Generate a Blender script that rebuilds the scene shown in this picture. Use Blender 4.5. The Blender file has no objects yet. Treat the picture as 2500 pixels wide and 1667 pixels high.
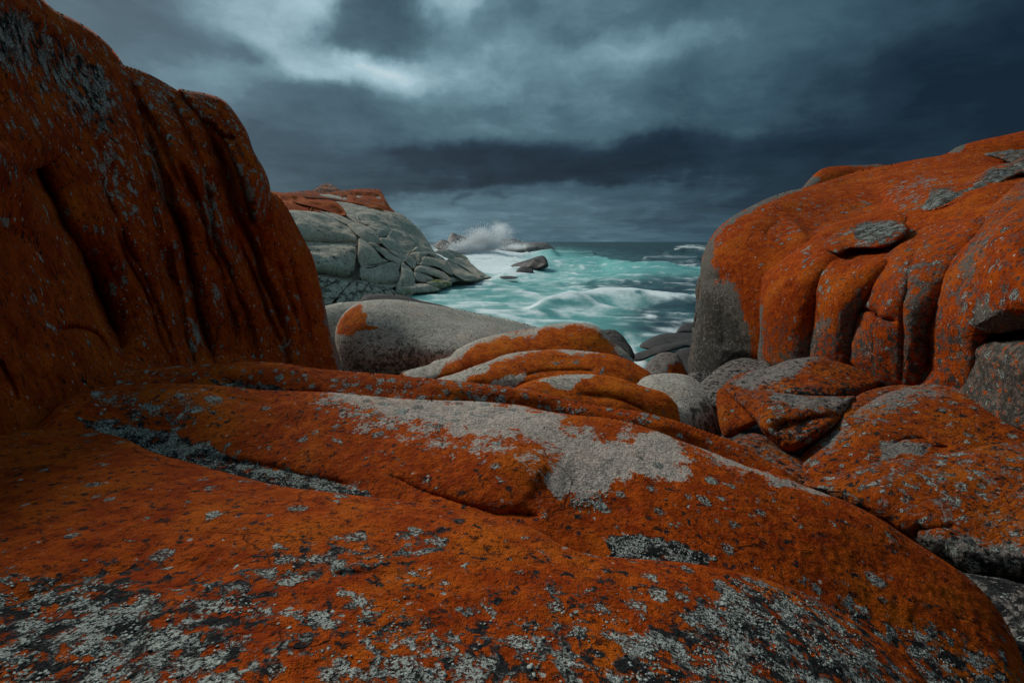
import bpy, math, random
import numpy as np
from mathutils import Matrix, Vector

# ------------------------------------------------------------------ camera, sky, sun, exposure
SC = bpy.context.scene
COL = SC.collection
FPX = 1250.0                       # focal length in pixels of the 2500 px wide photograph (18 mm)
PITCH = math.atan((833.5 - 590.5) / FPX)
CAM = np.array((0.0, 0.0, 5.0))
SUN_EL, SUN_AZ = math.radians(36), math.radians(-44)     # azimuth from +Y (the view direction), + = right
EXPOSURE = 0.88

cam_d = bpy.data.cameras.new('camera')
cam_d.sensor_width = 36.0
cam_d.lens = 18.0
cam_d.clip_start = 0.05
cam_d.clip_end = 60000.0
cam = bpy.data.objects.new('camera', cam_d)
COL.objects.link(cam)
cam.location = tuple(CAM)
cam.rotation_euler = (math.pi / 2 - PITCH, 0, 0)
SC.camera = cam

SC.view_settings.view_transform = 'Standard'
SC.view_settings.look = 'None'
SC.view_settings.gamma = 1.0
SC.view_settings.exposure = EXPOSURE
SC.view_settings.use_curve_mapping = False
SC.cycles.max_bounces = 12
SC.cycles.diffuse_bounces = 2
SC.cycles.glossy_bounces = 2
SC.cycles.transmission_bounces = 2
SC.cycles.volume_bounces = 12
SC.cycles.transparent_max_bounces = 12
SC.cycles.use_denoising = True

FWD = np.array((0, math.cos(PITCH), -math.sin(PITCH)))
UPV = np.array((0, math.sin(PITCH), math.cos(PITCH)))
RGT = np.array((1.0, 0, 0))

def rays(x, y):
    """direction with unit depth along the view axis, for photograph pixels"""
    x = np.asarray(x, float); y = np.asarray(y, float)
    return (((x - 1250) / FPX)[..., None] * RGT + ((833.5 - y) / FPX)[..., None] * UPV + FWD)

# frames in which outlines were measured: (x0, y0, scale)
FR = dict(S=(0, 0, 1), F=(0, 0, 2500 / 2352), Z1=(0, 0, 900 / 1283), Z2=(650, 400, 700 / 1996), Z3=(1000, 500, 750 / 2352),
          Z4=(1600, 300, 900 / 2016), Z5=(0, 850, 900 / 1727), Z6=(800, 850, 900 / 1727), Z7=(1600, 850, 900 / 1727),
          H=(670, 430, 420 / 1996), I=(1000, 530, 400 / 2352), M=(1350, 560, 400 / 1568), L=(400, 250, 450 / 1053))

def fr(k, *pts):
    x0, y0, s = FR[k]
    return [(x0 + p[0] * s, y0 + p[1] * s) + tuple(p[2:]) for p in pts]

# ---- node helpers
class NT:
    def __init__(s, tree):
        s.t = tree; s.n = tree.nodes; s.l = tree.links
    def node(s, typ, ins=None, **kw):
        n = s.n.new(typ)
        for k, v in kw.items(): setattr(n, k, v)
        for k, v in (ins or {}).items():
            i = n.inputs[k]
            if isinstance(v, bpy.types.NodeSocket): s.l.new(v, i)
            else: i.default_value = v
        return n
    def math(s, op, a, b=0.0, c=0.0, clamp=False):
        n = s.node('ShaderNodeMath', {0: a, 1: b, 2: c}, operation=op); n.use_clamp = clamp
        return n.outputs[0]
    def vm(s, op, a, b=(0, 0, 0)):
        n = s.node('ShaderNodeVectorMath', {0: a, 1: b}, operation=op)
        return n.outputs['Value'] if op in ('DOT_PRODUCT', 'LENGTH') else n.outputs[0]
    def scale(s, a, f):
        n = s.node('ShaderNodeVectorMath', {0: a, 'Scale': f}, operation='SCALE'); return n.outputs[0]
    def noise(s, v, sc, det=4.0, rough=.55, dist=0.0, col=False):
        n = s.node('ShaderNodeTexNoise', {'Vector': v, 'Scale': sc, 'Detail': det, 'Roughness': rough, 'Distortion': dist})
        return n.outputs['Color' if col else 'Fac']
    def ss(s, v, a, b, lo=0.0, hi=1.0):
        n = s.node('ShaderNodeMapRange', {'Value': v, 'From Min': a, 'From Max': b, 'To Min': lo, 'To Max': hi}, interpolation_type='SMOOTHSTEP')
        return n.outputs[0]
    def lin(s, v, a, b, lo=0.0, hi=1.0):
        n = s.node('ShaderNodeMapRange', {'Value': v, 'From Min': a, 'From Max': b, 'To Min': lo, 'To Max': hi})
        return n.outputs[0]
    def mix(s, f, a, b):
        n = s.node('ShaderNodeMix', data_type='RGBA')
        for k, v in ((0, f), (6, a), (7, b)):
            i = n.inputs[k]
            if isinstance(v, bpy.types.NodeSocket): s.l.new(v, i)
            else: i.default_value = (tuple(v) + (1,))[:4] if isinstance(v, (tuple, list)) else v
        return n.outputs[2]
    def ramp(s, v, stops):
        n = s.node('ShaderNodeValToRGB', {0: v})
        e = n.color_ramp.elements
        while len(e) < len(stops): e.new(.5)
        for q, (p, c) in zip(e, stops):
            q.position = p; q.color = tuple(c) + (1,)
        return n.outputs[0]

def lin3(r, g, b):
    f = lambda c: (c / 255 / 12.92) if c / 255 <= .04045 else ((c / 255 + .055) / 1.055) ** 2.4
    return (f(r), f(g), f(b))

# ---- the sky: stormy cloud deck, brightness laid out by direction
world = bpy.data.worlds.new('World'); SC.world = world; world.use_nodes = True
wt = NT(world.node_tree); wt.n.clear()
tc = wt.node('ShaderNodeTexCoord').outputs['Generated']
dirn = wt.vm('NORMALIZE', tc)
sep = wt.node('ShaderNodeSeparateXYZ', {0: dirn})
az = wt.math('ARCTAN2', sep.outputs[0], sep.outputs[1])
el = wt.math('ARCSINE', sep.outputs[2])
# cloud-layer coordinates: a flat deck seen in perspective
zc = wt.math('ADD', wt.math('ABSOLUTE', sep.outputs[2]), .10)
deck = wt.node('ShaderNodeCombineXYZ', {0: wt.math('DIVIDE', sep.outputs[0], zc), 1: wt.math('DIVIDE', sep.outputs[1], zc), 2: 0.3}).outputs[0]
ang = wt.node('ShaderNodeCombineXYZ', {0: az, 1: el, 2: 0}).outputs[0]
w1 = wt.vm('SUBTRACT', wt.noise(deck, .62, 5, .55, col=True), (.5, .5, .5))
w2 = wt.vm('SUBTRACT', wt.noise(ang, 11.0, 4, .6, col=True), (.5, .5, .5))
angw = wt.vm('ADD', wt.vm('ADD', ang, wt.vm('MULTIPLY', w1, (.20, .085, 0))), wt.vm('MULTIPLY', w2, (.085, .05, 0)))
SKY = [  # x, y in the F frame, brightness, width, height
    (-300, 100, .45, 300, 150), (-300, 380, .40, 300, 150), (200, 30, .42, 130, 60), (350, 60, .40, 110, 50), (330, 165, .62, 110, 45), (250, 105, .45, 70, 30), (560, 45, .68, 80, 40),
    (735, 25, .80, 40, 30), (640, 95, .78, 60, 30), (585, 112, .36, 48, 14), (480, 150, .60, 60, 30), (870, 55, .36, 100, 42), (740, 115, .66, 40, 20),
    (880, 155, .90, 90, 22), (780, 160, .80, 60, 20), (1050, 5, .80, 60, 25), (1130, 60, .52, 90, 35), (1100, 115, .70, 110, 30), (1300, 60, .52, 90, 45),
    (1250, 180, .62, 130, 45), (1480, 105, .66, 110, 22), (1030, 200, .62, 100, 35), (1000, 265, .50, 130, 45), (760, 235, .42, 110, 40), (470, 210, .44, 80, 30),
    (650, 320, .36, 110, 40), (850, 315, .46, 100, 25), (1250, 280, .46, 130, 40), (1500, 220, .46, 130, 45), (1150, 378, .13, 240, 26), (1420, 360, .10, 160, 28),
    (830, 380, .26, 120, 24), (900, 415, .24, 90, 14), (620, 400, .34, 90, 30), (1060, 462, .53, 130, 24), (1000, 500, .51, 90, 26), (1250, 505, .49, 130, 34), (1076, 447, .22, 13, 10), (1130, 440, .28, 15, 8), (1190, 441, .32, 22, 7), (1330, 440, .42, 100, 20),
    (1500, 480, .40, 120, 40), (1050, 540, .54, 120, 16), (1500, 540, .45, 160, 18), (1650, 480, .27, 90, 50), (1650, 130, .42, 110, 55), (1880, 60, .40, 110, 55), (1700, 240, .34, 120, 50), (1650, 350, .14, 120, 26),
    (1900, 200, .26, 110, 60), (2080, 140, .20, 100, 70), (2250, 200, .06, 110, 70), (2340, 30, .22, 90, 50), (2150, 40, .28, 90, 45), (2330, 240, .02, 90, 50),
    (1900, 340, .13, 130, 40), (1780, 430, .20, 110, 40), (2100, 320, .09, 130, 50), (2600, 150, .10, 200, 120), (2650, 400, .10, 250, 160)]
num = den = None
for (sx, sy, val, sw, sh) in SKY:
    val = .46 + (val - .44) * 1.30
    d = rays(*fr('F', (sx, sy))[0]); d = d / np.linalg.norm(d)
    a0, e0 = math.atan2(d[0], d[1]), math.asin(d[2])
    k = 2500 / 2352 / FPX * math.cos(a0) ** .7
    dv = wt.vm('MULTIPLY', wt.vm('SUBTRACT', angw, (a0, e0, 0)), (.88 / (sw * k), .88 / (sh * k), 0))
    wgt = wt.math('EXPONENT', wt.math('MULTIPLY', wt.vm('DOT_PRODUCT', dv, dv), -1.0))
    num = wt.math('MULTIPLY_ADD', wgt, val, num if num is not None else 0.0)
    den = wt.math('ADD', wgt, den if den is not None else 0.0)
# beyond the view the overcast goes on: brighter towards the zenith, as an overcast sky is
base = wt.math('ADD', wt.ss(el, 0.0, 1.35, .36, .72), wt.math('MULTIPLY', wt.math('SUBTRACT', wt.noise(deck, .8, 4, .6), .5), .9))
num = wt.math('MULTIPLY_ADD', base, .02, num); den = wt.math('ADD', den, .02)
lum = wt.math('DIVIDE', num, den)
det = wt.math('SUBTRACT', wt.noise(wt.vm('ADD', deck, wt.scale(w1, .8)), 1.5, 6, .60), .5)
det2 = wt.math('SUBTRACT', wt.noise(wt.vm('MULTIPLY', angw, (7.0, 11.5, 1)), 1.2, 5, .58), .5)
lum = wt.math('ADD', lum, wt.math('MULTIPLY', det, .36))
lum = wt.math('ADD', lum, wt.math('MULTIPLY', det2, .34))
cloud = wt.ramp(wt.math('MULTIPLY', lum, .70, clamp=True), [
    (0.0, lin3(8, 28, 44)), (.12, lin3(26, 48, 64)), (.25, lin3(52, 79, 94)), (.37, lin3(76, 106, 120)), (.47, lin3(106, 139, 153)), (.62, lin3(164, 195, 207)),
    (.72, lin3(215, 226, 228)), (1.0, (1.0, 1.0, .98))])
sky = wt.node('ShaderNodeTexSky', sky_type='NISHITA', sun_disc=False, sun_elevation=SUN_EL, sun_rotation=SUN_AZ, altitude=0, air_density=1.0, dust_density=2.0)
skyc = wt.scale(sky.outputs[0], .06)
both = wt.mix(.95, skyc, cloud)
bg = wt.node('ShaderNodeBackground', {'Color': both, 'Strength': .54})
wo = wt.node('ShaderNodeOutputWorld', {'Surface': bg.outputs[0]})
world.cycles.sampling_method = 'MANUAL'; world.cycles.sample_map_resolution = 512

sun_d = bpy.data.lights.new('sun', 'SUN'); sun_d.energy = 1.5; sun_d.angle = math.radians(12); sun_d.color = (1.0, .95, .88)
sun = bpy.data.objects.new('sun', sun_d); COL.objects.link(sun)
sd = Vector((math.sin(SUN_AZ) * math.cos(SUN_EL), math.cos(SUN_AZ) * math.cos(SUN_EL), math.sin(SUN_EL)))
sun.rotation_euler = sd.to_track_quat('Z', 'Y').to_euler()
sun.location = (0, 0, 40)

# ------------------------------------------------------------------ numeric helpers
def _hash(ix, iy, iz, seed):
    h = (ix.astype(np.uint32) * np.uint32(374761393)) ^ (iy.astype(np.uint32) * np.uint32(668265263)) ^ (iz.astype(np.uint32) * np.uint32(2147483647 - 58)) ^ np.uint32(seed * 7919 + 13)
    h = (h ^ (h >> np.uint32(13))) * np.uint32(1274126177)
    h = h ^ (h >> np.uint32(16))
    h = (h * np.uint32(2246822519)) ^ (h >> np.uint32(11))
    return (h & np.uint32(0xFFFFFF)).astype(np.float32) / np.float32(0xFFFFFF)

def vnoise(p, seed=0):
    p = np.asarray(p, np.float32)
    f = np.floor(p); i = f.astype(np.int64); t = (p - f); t = t * t * t * (t * (t * 6 - 15) + 10)
    out = 0
    for dx in (0, 1):
        wx = t[:, 0] if dx else 1 - t[:, 0]
        for dy in (0, 1):
            wy = t[:, 1] if dy else 1 - t[:, 1]
            for dz in (0, 1):
                wz = t[:, 2] if dz else 1 - t[:, 2]
                out = out + wx * wy * wz * _hash(i[:, 0] + dx, i[:, 1] + dy, i[:, 2] + dz, seed)
    return out * 2 - 1

def fbm(p, octs=4, seed=0, gain=.5):
    s = 0; a = 1.0; n = 0
    for o in range(octs):
        s = s + a * vnoise(p * (2.03 ** o) + o * 17.3, seed + o); n += a; a *= gain
    return s / n

def smooth(t):
    t = np.clip(t, 0, 1); return t * t * (3 - 2 * t)

def catmull(pts, closed=True, n=6):
    P = np.array([p[:2] for p in pts], float); m = len(P); out = []
    rng = range(m) if closed else range(m - 1)
    for i in rng:
        if closed: a, b, c, d = P[(i - 1) % m], P[i], P[(i + 1) % m], P[(i + 2) % m]
        else: a, b, c, d = P[max(i - 1, 0)], P[i], P[i + 1], P[min(i + 2, m - 1)]
        for k in range(n):
            t = k / n
            out.append(.5 * ((2 * b) + (-a + c) * t + (2 * a - 5 * b + 4 * c - d) * t * t + (-a + 3 * b - 3 * c + d) * t ** 3))
    if not closed: out.append(P[-1])
    return np.array(out)

def seg_dist(Q, L, closed=False):
    """distance, nearest point, side sign and arc parameter from points Q to polyline L"""
    L = np.asarray(L, float)
    A = L; B = np.roll(L, -1, 0)
    if not closed: A = L[:-1]; B = L[1:]
    best = np.full(len(Q), 1e18); near = np.zeros((len(Q), 2)); side = np.zeros(len(Q)); arc = np.zeros(len(Q))
    m = len(A)
    for k in range(m):
        ab = B[k] - A[k]; l2 = ab @ ab + 1e-12
        aq = Q - A[k]
        t = np.clip((aq @ ab) / l2, 0, 1)
        d = aq - t[:, None] * ab
        dd = d[:, 0] ** 2 + d[:, 1] ** 2
        w = dd < best
        best[w] = dd[w]; near[w] = (A[k] + t[:, None] * ab)[w]
        side[w] = np.sign(ab[0] * d[w, 1] - ab[1] * d[w, 0]); arc[w] = (k + t[w]) / m
    return np.sqrt(best), near, side, arc

def inside(Q, L):
    L = np.asarray(L, float); B = np.roll(L, -1, 0)
    r = np.zeros(len(Q), bool)
    for a, b in zip(L, B):
        if a[1] == b[1]: continue
        c = ((a[1] > Q[:, 1]) != (b[1] > Q[:, 1])) & (Q[:, 0] < (b[0] - a[0]) * (Q[:, 1] - a[1]) / (b[1] - a[1]) + a[0])
        r ^= c
    return r

def axis_depth(c):
    """control (x, y, Y) or (x, y, 'z', height) -> depth along the view axis"""
    d = rays(c[0], c[1])
    if c[2] == 'z': return (c[3] - CAM[2]) / d[2]
    return c[2] / d[1]

class Spline:                     # thin plate spline through 1/depth: flat faces stay flat
    def __init__(s, ctrl, smooth_=1e-3):
        s.P = np.array([c[:2] for c in ctrl], float) / 1000
        w = np.array([1 / axis_depth(c) for c in ctrl])
        n = len(w)
        K = s.k(s.P[:, None] - s.P[None]) + np.eye(n) * smooth_
        T = np.c_[np.ones(n), s.P]
        M = np.block([[K, T], [T.T, np.zeros((3, 3))]])
        s.c = np.linalg.lstsq(M, np.r_[w, 0, 0, 0], rcond=None)[0]
        s.lo, s.hi = w.min() * .6, w.max() * 1.35
    def k(s, d):
        r2 = (d ** 2).sum(-1) + 1e-12
        return .5 * r2 * np.log(r2)
    def __call__(s, x, y):
        Q = np.c_[x, y] / 1000
        w = np.c_[s.k(Q[:, None] - s.P[None]), np.ones(len(Q)), Q] @ s.c
        return 1 / np.clip(w, s.lo, s.hi)

# ------------------------------------------------------------------ scene objects
def put(o, label=None, cat=None, group=None, kind=None):
    if label: o['label'] = label
    if cat: o['category'] = cat
    if group: o['group'] = group
    if kind: o['kind'] = kind
    return o

def empty(name, loc, **kw):
    o = bpy.data.objects.new(name, None); COL.objects.link(o); o.location = loc
    o.empty_display_size = .2
    return put(o, **kw)

def mesh_obj(name, V, quads, tris, mat, parent=None, mask=None, smooth_shade=True, origin=None):
    V = np.asarray(V, np.float32)
    me = bpy.data.meshes.new(name)
    quads = np.asarray(quads, np.int32).reshape(-1, 4); tris = np.asarray(tris, np.int32).reshape(-1, 3)
    if origin is None:
        origin = np.array(parent.location) if parent else np.array(((V[:, 0].min() + V[:, 0].max()) / 2, (V[:, 1].min() + V[:, 1].max()) / 2, V[:, 2].min()))
    W = V - np.asarray(origin, np.float32)
    me.vertices.add(len(W)); me.vertices.foreach_set('co', W.ravel())
    loops = np.r_[quads.ravel(), tris.ravel()].astype(np.int32)
    me.loops.add(len(loops)); me.loops.foreach_set('vertex_index', loops)
    starts = np.r_[np.arange(len(quads)) * 4, len(quads) * 4 + np.arange(len(tris)) * 3].astype(np.int32)
    me.polygons.add(len(starts)); me.polygons.foreach_set('loop_start', starts)
    if smooth_shade: me.polygons.foreach_set('use_smooth', np.ones(len(starts), bool))
    me.update(calc_edges=True)
    if mask is not None:
        a = me.color_attributes.new('mask', 'FLOAT_COLOR', 'POINT')
        a.data.foreach_set('color', np.asarray(mask, np.float32).ravel())
    if mat: me.materials.append(mat)
    o = bpy.data.objects.new(name, me); COL.objects.link(o)
    if parent: o.parent = parent; o.location = np.array(origin) - np.array(parent.location)
    else: o.location = origin
    return o

def signed(Q, L):
    d, near, _, _ = seg_dist(Q, L, True)
    return np.where(inside(Q, L), d, -d), near

def grid_domain(L, pitch):
    """quad grid clipped and snapped to the closed outline L"""
    x0, y0 = L.min(0) - pitch; x1, y1 = L.max(0) + pitch
    K = 5
    nx = int(math.ceil((x1 - x0) / pitch / K)) * K + 1; ny = int(math.ceil((y1 - y0) / pitch / K)) * K + 1
    xs = x0 + np.arange(nx) * pitch; ys = y0 + np.arange(ny) * pitch
    X, Y = np.meshgrid(xs, ys); Q = np.c_[X.ravel(), Y.ravel()]
    Xc, Yc = np.meshgrid(xs[::K], ys[::K])
    sc, _ = signed(np.c_[Xc.ravel(), Yc.ravel()], L); sc = sc.reshape(Xc.shape)
    fx = np.arange(nx) / K; ix = np.minimum(fx.astype(int), sc.shape[1] - 2); fx = fx - ix
    fy = np.arange(ny) / K; iy = np.minimum(fy.astype(int), sc.shape[0] - 2); fy = fy - iy
    r0 = sc[iy][:, ix] * (1 - fx) + sc[iy][:, ix + 1] * fx; r1 = sc[iy + 1][:, ix] * (1 - fx) + sc[iy + 1][:, ix + 1] * fx
    s = (r0 * (1 - fy)[:, None] + r1 * fy[:, None]).ravel()
    near = Q.copy()
    band = np.abs(s) < pitch * K * 1.6
    s[band], near[band] = signed(Q[band], L)
    ins = s > 0; d = np.abs(s)
    snap = d < pitch * .6
    ok = ins | snap
    Q = np.where(snap[:, None], near, Q); d = np.where(snap, 0, d)
    I = np.arange(len(Q)).reshape(X.shape)
    c = np.stack([I[:-1, :-1], I[1:, :-1], I[1:, 1:], I[:-1, 1:]], -1).reshape(-1, 4)
    okc = ok[c]; cnt = okc.sum(1)
    quads = c[cnt == 4]
    c3 = c[cnt == 3]; o3 = okc[cnt == 3]
    tris = c3[o3].reshape(-1, 3)
    used = np.zeros(len(Q), bool); used[quads.ravel()] = True; used[tris.ravel()] = True
    ren = np.cumsum(used) - 1
    return Q[used], d[used], ren[quads], ren[tris]

def normals(V, quads, tris):
    N = np.zeros_like(V)
    if len(quads):
        n = np.cross(V[quads[:, 2]] - V[quads[:, 0]], V[quads[:, 3]] - V[quads[:, 1]])
        for k in range(4): np.add.at(N, quads[:, k], n)
    if len(tris):
        n = np.cross(V[tris[:, 1]] - V[tris[:, 0]], V[tris[:, 2]] - V[tris[:, 0]])
        for k in range(3): np.add.at(N, tris[:, k], n)
    return N / (np.linalg.norm(N, axis=1, keepdims=True) + 1e-12)

CRUMBS = []
def make_crumbs(V, N, mask, D, pitch, dens, seed):
    """places for leafy lichen lobes: denser where the grey lichen is thick, in clumps"""
    R = np.random.RandomState(seed)
    ray = (V - CAM) / np.linalg.norm(V - CAM, axis=1, keepdims=True)
    cs = np.clip(-(ray * N).sum(1), .12, 1)
    area = (D / FPX * pitch) ** 2 / cs
    cl_ = fbm(V / .055, 3, seed + 77)
    w = smooth((mask[:, 1] - .36) / .22) * smooth((cl_ + .02) / .3) * (N[:, 2] > -.2) * (D < 6) * (mask[:, 0] > .3)
    n = R.poisson(np.minimum(dens * area * w, 6))
    idx = np.repeat(np.arange(len(V)), n)
    T = R.normal(0, 1, (len(idx), 3)); T -= (T * N[idx]).sum(1)[:, None] * N[idx]
    return V[idx] + T * (np.sqrt(area[idx]) * .45)[:, None], N[idx], R

CH = dict(o=0, g=1, b=2, a=3)
_seed = [0]

def rock(name, outline, ctrl, mat, parent=None, r=40, k=.8, off=0.0, back=None, pitch=4.0, grooves=(), steps=(), bumps=(), paint=(),
         base=(.9, .1, .1, 0), lump=(.03, .7), fine=(.006, .12), spline_n=6, creaseb=.25, p=2.0, rimfade=10.0, flute=None, under=0.0, crumbs=0):
    """a closed rock: outline on the view sphere of the viewpoint it was measured from, real depth from control points,
       rounded over its rim, grooves carved in, noise relief, full back side"""
    _seed[0] += 1; seed = _seed[0] * 31
    L = catmull(outline, True, spline_n)
    # drop near-duplicates
    keep = np.linalg.norm(L - np.roll(L, 1, 0), axis=1) > .3
    L = L[keep]
    S = ctrl if isinstance(ctrl, Spline) else Spline(ctrl)
    Q, d, quads, tris = grid_domain(L, pitch)
    D0 = S(Q[:, 0], Q[:, 1]) + off
    dmax = d.max()
    rr = min(r, dmax * .98)
    t = np.clip(d / rr, 0, 1)
    D = D0.copy()
    med = float(np.median(D0))
    RM = rr / FPX * med * k
    D += RM * (1 - (1 - (1 - t) ** p) ** (1 / p))
    mask = np.tile(np.array(base, float), (len(Q), 1))
    for g in grooves:
        pts, w, A = g[:3]; pl = catmull(pts, False, 5)
        lo = pl.min(0) - w * 6; hi = pl.max(0) + w * 6
        sel = np.where((Q > lo).all(1) & (Q < hi).all(1))[0]
        if not len(sel): continue
        jit = np.c_[vnoise(np.c_[Q[sel] / 55, np.zeros(len(sel))], seed + 5), vnoise(np.c_[Q[sel] / 55, np.ones(len(sel)) * 9], seed + 6)] * min(w * 1.2, 5)
        dd, _, sd_, arc = seg_dist(Q[sel] + jit, pl)
        tp = smooth(np.minimum(arc, 1 - arc) * 6 + (.35 if len(g) > 3 else 0))
        f = tp * np.exp(-dd / w)
        D[sel] += A * f
        mask[sel, 2] = np.maximum(mask[sel, 2], creaseb * tp * np.exp(-dd / (w * .6)))  # grooves also darken along their bottoms through the black mask
    if flute:
        (fa, wl, ln, amp) = flute
        ca, sa = math.cos(fa), math.sin(fa)
        u = Q[:, 0] * ca - Q[:, 1] * sa; v = Q[:, 0] * sa + Q[:, 1] * ca
        u = u + 14 * vnoise(np.c_[Q / 120, np.zeros(len(Q))], seed + 40)
        n1_ = vnoise(np.c_[u / wl, v / ln, np.zeros(len(Q))], seed + 41); n2_ = vnoise(np.c_[u / wl * 2.3, v / ln * 1.5, np.zeros(len(Q))], seed + 42)
        D += (amp * (1 - np.abs(n1_)) ** 2 + amp * .12 * (1 - np.abs(n2_)) ** 2) * smooth((d - 4) / 50)
    for (pts, A, Lg) in steps:       # right-hand side of the directed line is set back
        pl = catmull(pts, False, 5)
        dd, _, sd_, arc = seg_dist(Q, pl)
        tp = smooth(np.minimum(arc, 1 - arc) * 5)
        D += np.where(sd_ > 0, A * tp * np.exp(-dd / Lg), 0)
    if under:
        yl, yh = L[:, 1].min(), L[:, 1].max()
        D += under * np.clip((Q[:, 1] - (yl + yh) / 2 + .1 * (yh - yl)) / (.5 * (yh - yl)), 0, 1) ** 2
    for (bx, by, rx, ry, A) in bumps:
        D -= A * np.exp(-((Q[:, 0] - bx) / rx) ** 2 - ((Q[:, 1] - by) / ry) ** 2)
    jf = {}
    for (ch, shp, val, soft) in paint:
        sp = np.array([q[:2] for q in shp], float)
        js = 14 if soft < 12 else 45
        if js not in jf: jf[js] = np.c_[fbm(np.c_[Q / js, np.zeros(len(Q))], 3, seed + 8), fbm(np.c_[Q / js, np.ones(len(Q)) * 5], 3, seed + 9)]
        jit = jf[js] * (soft * .9)
        if len(sp) < 3:
            (cx, cy), (rx, ry) = sp
            w = 1 - np.sqrt((((Q + jit)[:, 0] - cx) / rx) ** 2 + (((Q + jit)[:, 1] - cy) / ry) ** 2); w = smooth(.5 + w * min(rx, ry) / (soft + 1e-6))
        else:
            pd, _, _, _ = seg_dist(Q + jit, sp, True); pi = inside(Q + jit, sp)
            w = smooth(.5 + np.where(pi, pd, -pd) / (2 * soft))
        for c in ch: mask[:, CH[c]] = mask[:, CH[c]] * (1 - w) + val * w
    V = CAM + rays(Q[:, 0], Q[:, 1]) * D[:, None]
    N = normals(V, quads, tris)
    flip = ((V - CAM) * N).sum(1).mean() > 0
    if flip: N = -N
    def relief(V):
        h = lump[0] * fbm(V / lump[1], 3, seed)
        if fine[0]: h = h + fine[0] * fbm(V / fine[1], 4, seed + 3, .6)
        return h
    V = V + N * (relief(V) * smooth(d / max(rimfade, pitch)))[:, None]
    if crumbs: CRUMBS.append(make_crumbs(V, N, mask, D, pitch, crumbs, seed))
    # the back
    bp = max(pitch * 3, (L.max(0) - L.min(0)).max() / 60)
    Qb, db, qb, tb = grid_domain(L, bp)
    bk = back if back is not None else dmax / FPX * med * .8
    Db = S(Qb[:, 0], Qb[:, 1]) + off + RM + bk * np.sqrt(1 - (1 - np.clip(db / (dmax * .98), 0, 1)) ** 2) - .002
    cb = (L.max(0) + L.min(0)) / 2; hb = (L.max(0) - L.min(0)) / 2
    Qb = cb + (Qb - cb) * (1 - np.minimum(2.0 / hb, .1))
    Vb = CAM + rays(Qb[:, 0], Qb[:, 1]) * Db[:, None]
    mb = np.tile(np.array(base, float), (len(Qb), 1))
    if flip: quads = quads[:, ::-1]; tris = tris[:, ::-1]
    else: qb = qb[:, ::-1]; tb = tb[:, ::-1]
    n = len(V)
    return mesh_obj(name, np.r_[V, Vb], np.r_[quads, qb + n], np.r_[tris, tb + n], mat, parent, np.r_[mask, mb])

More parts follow.
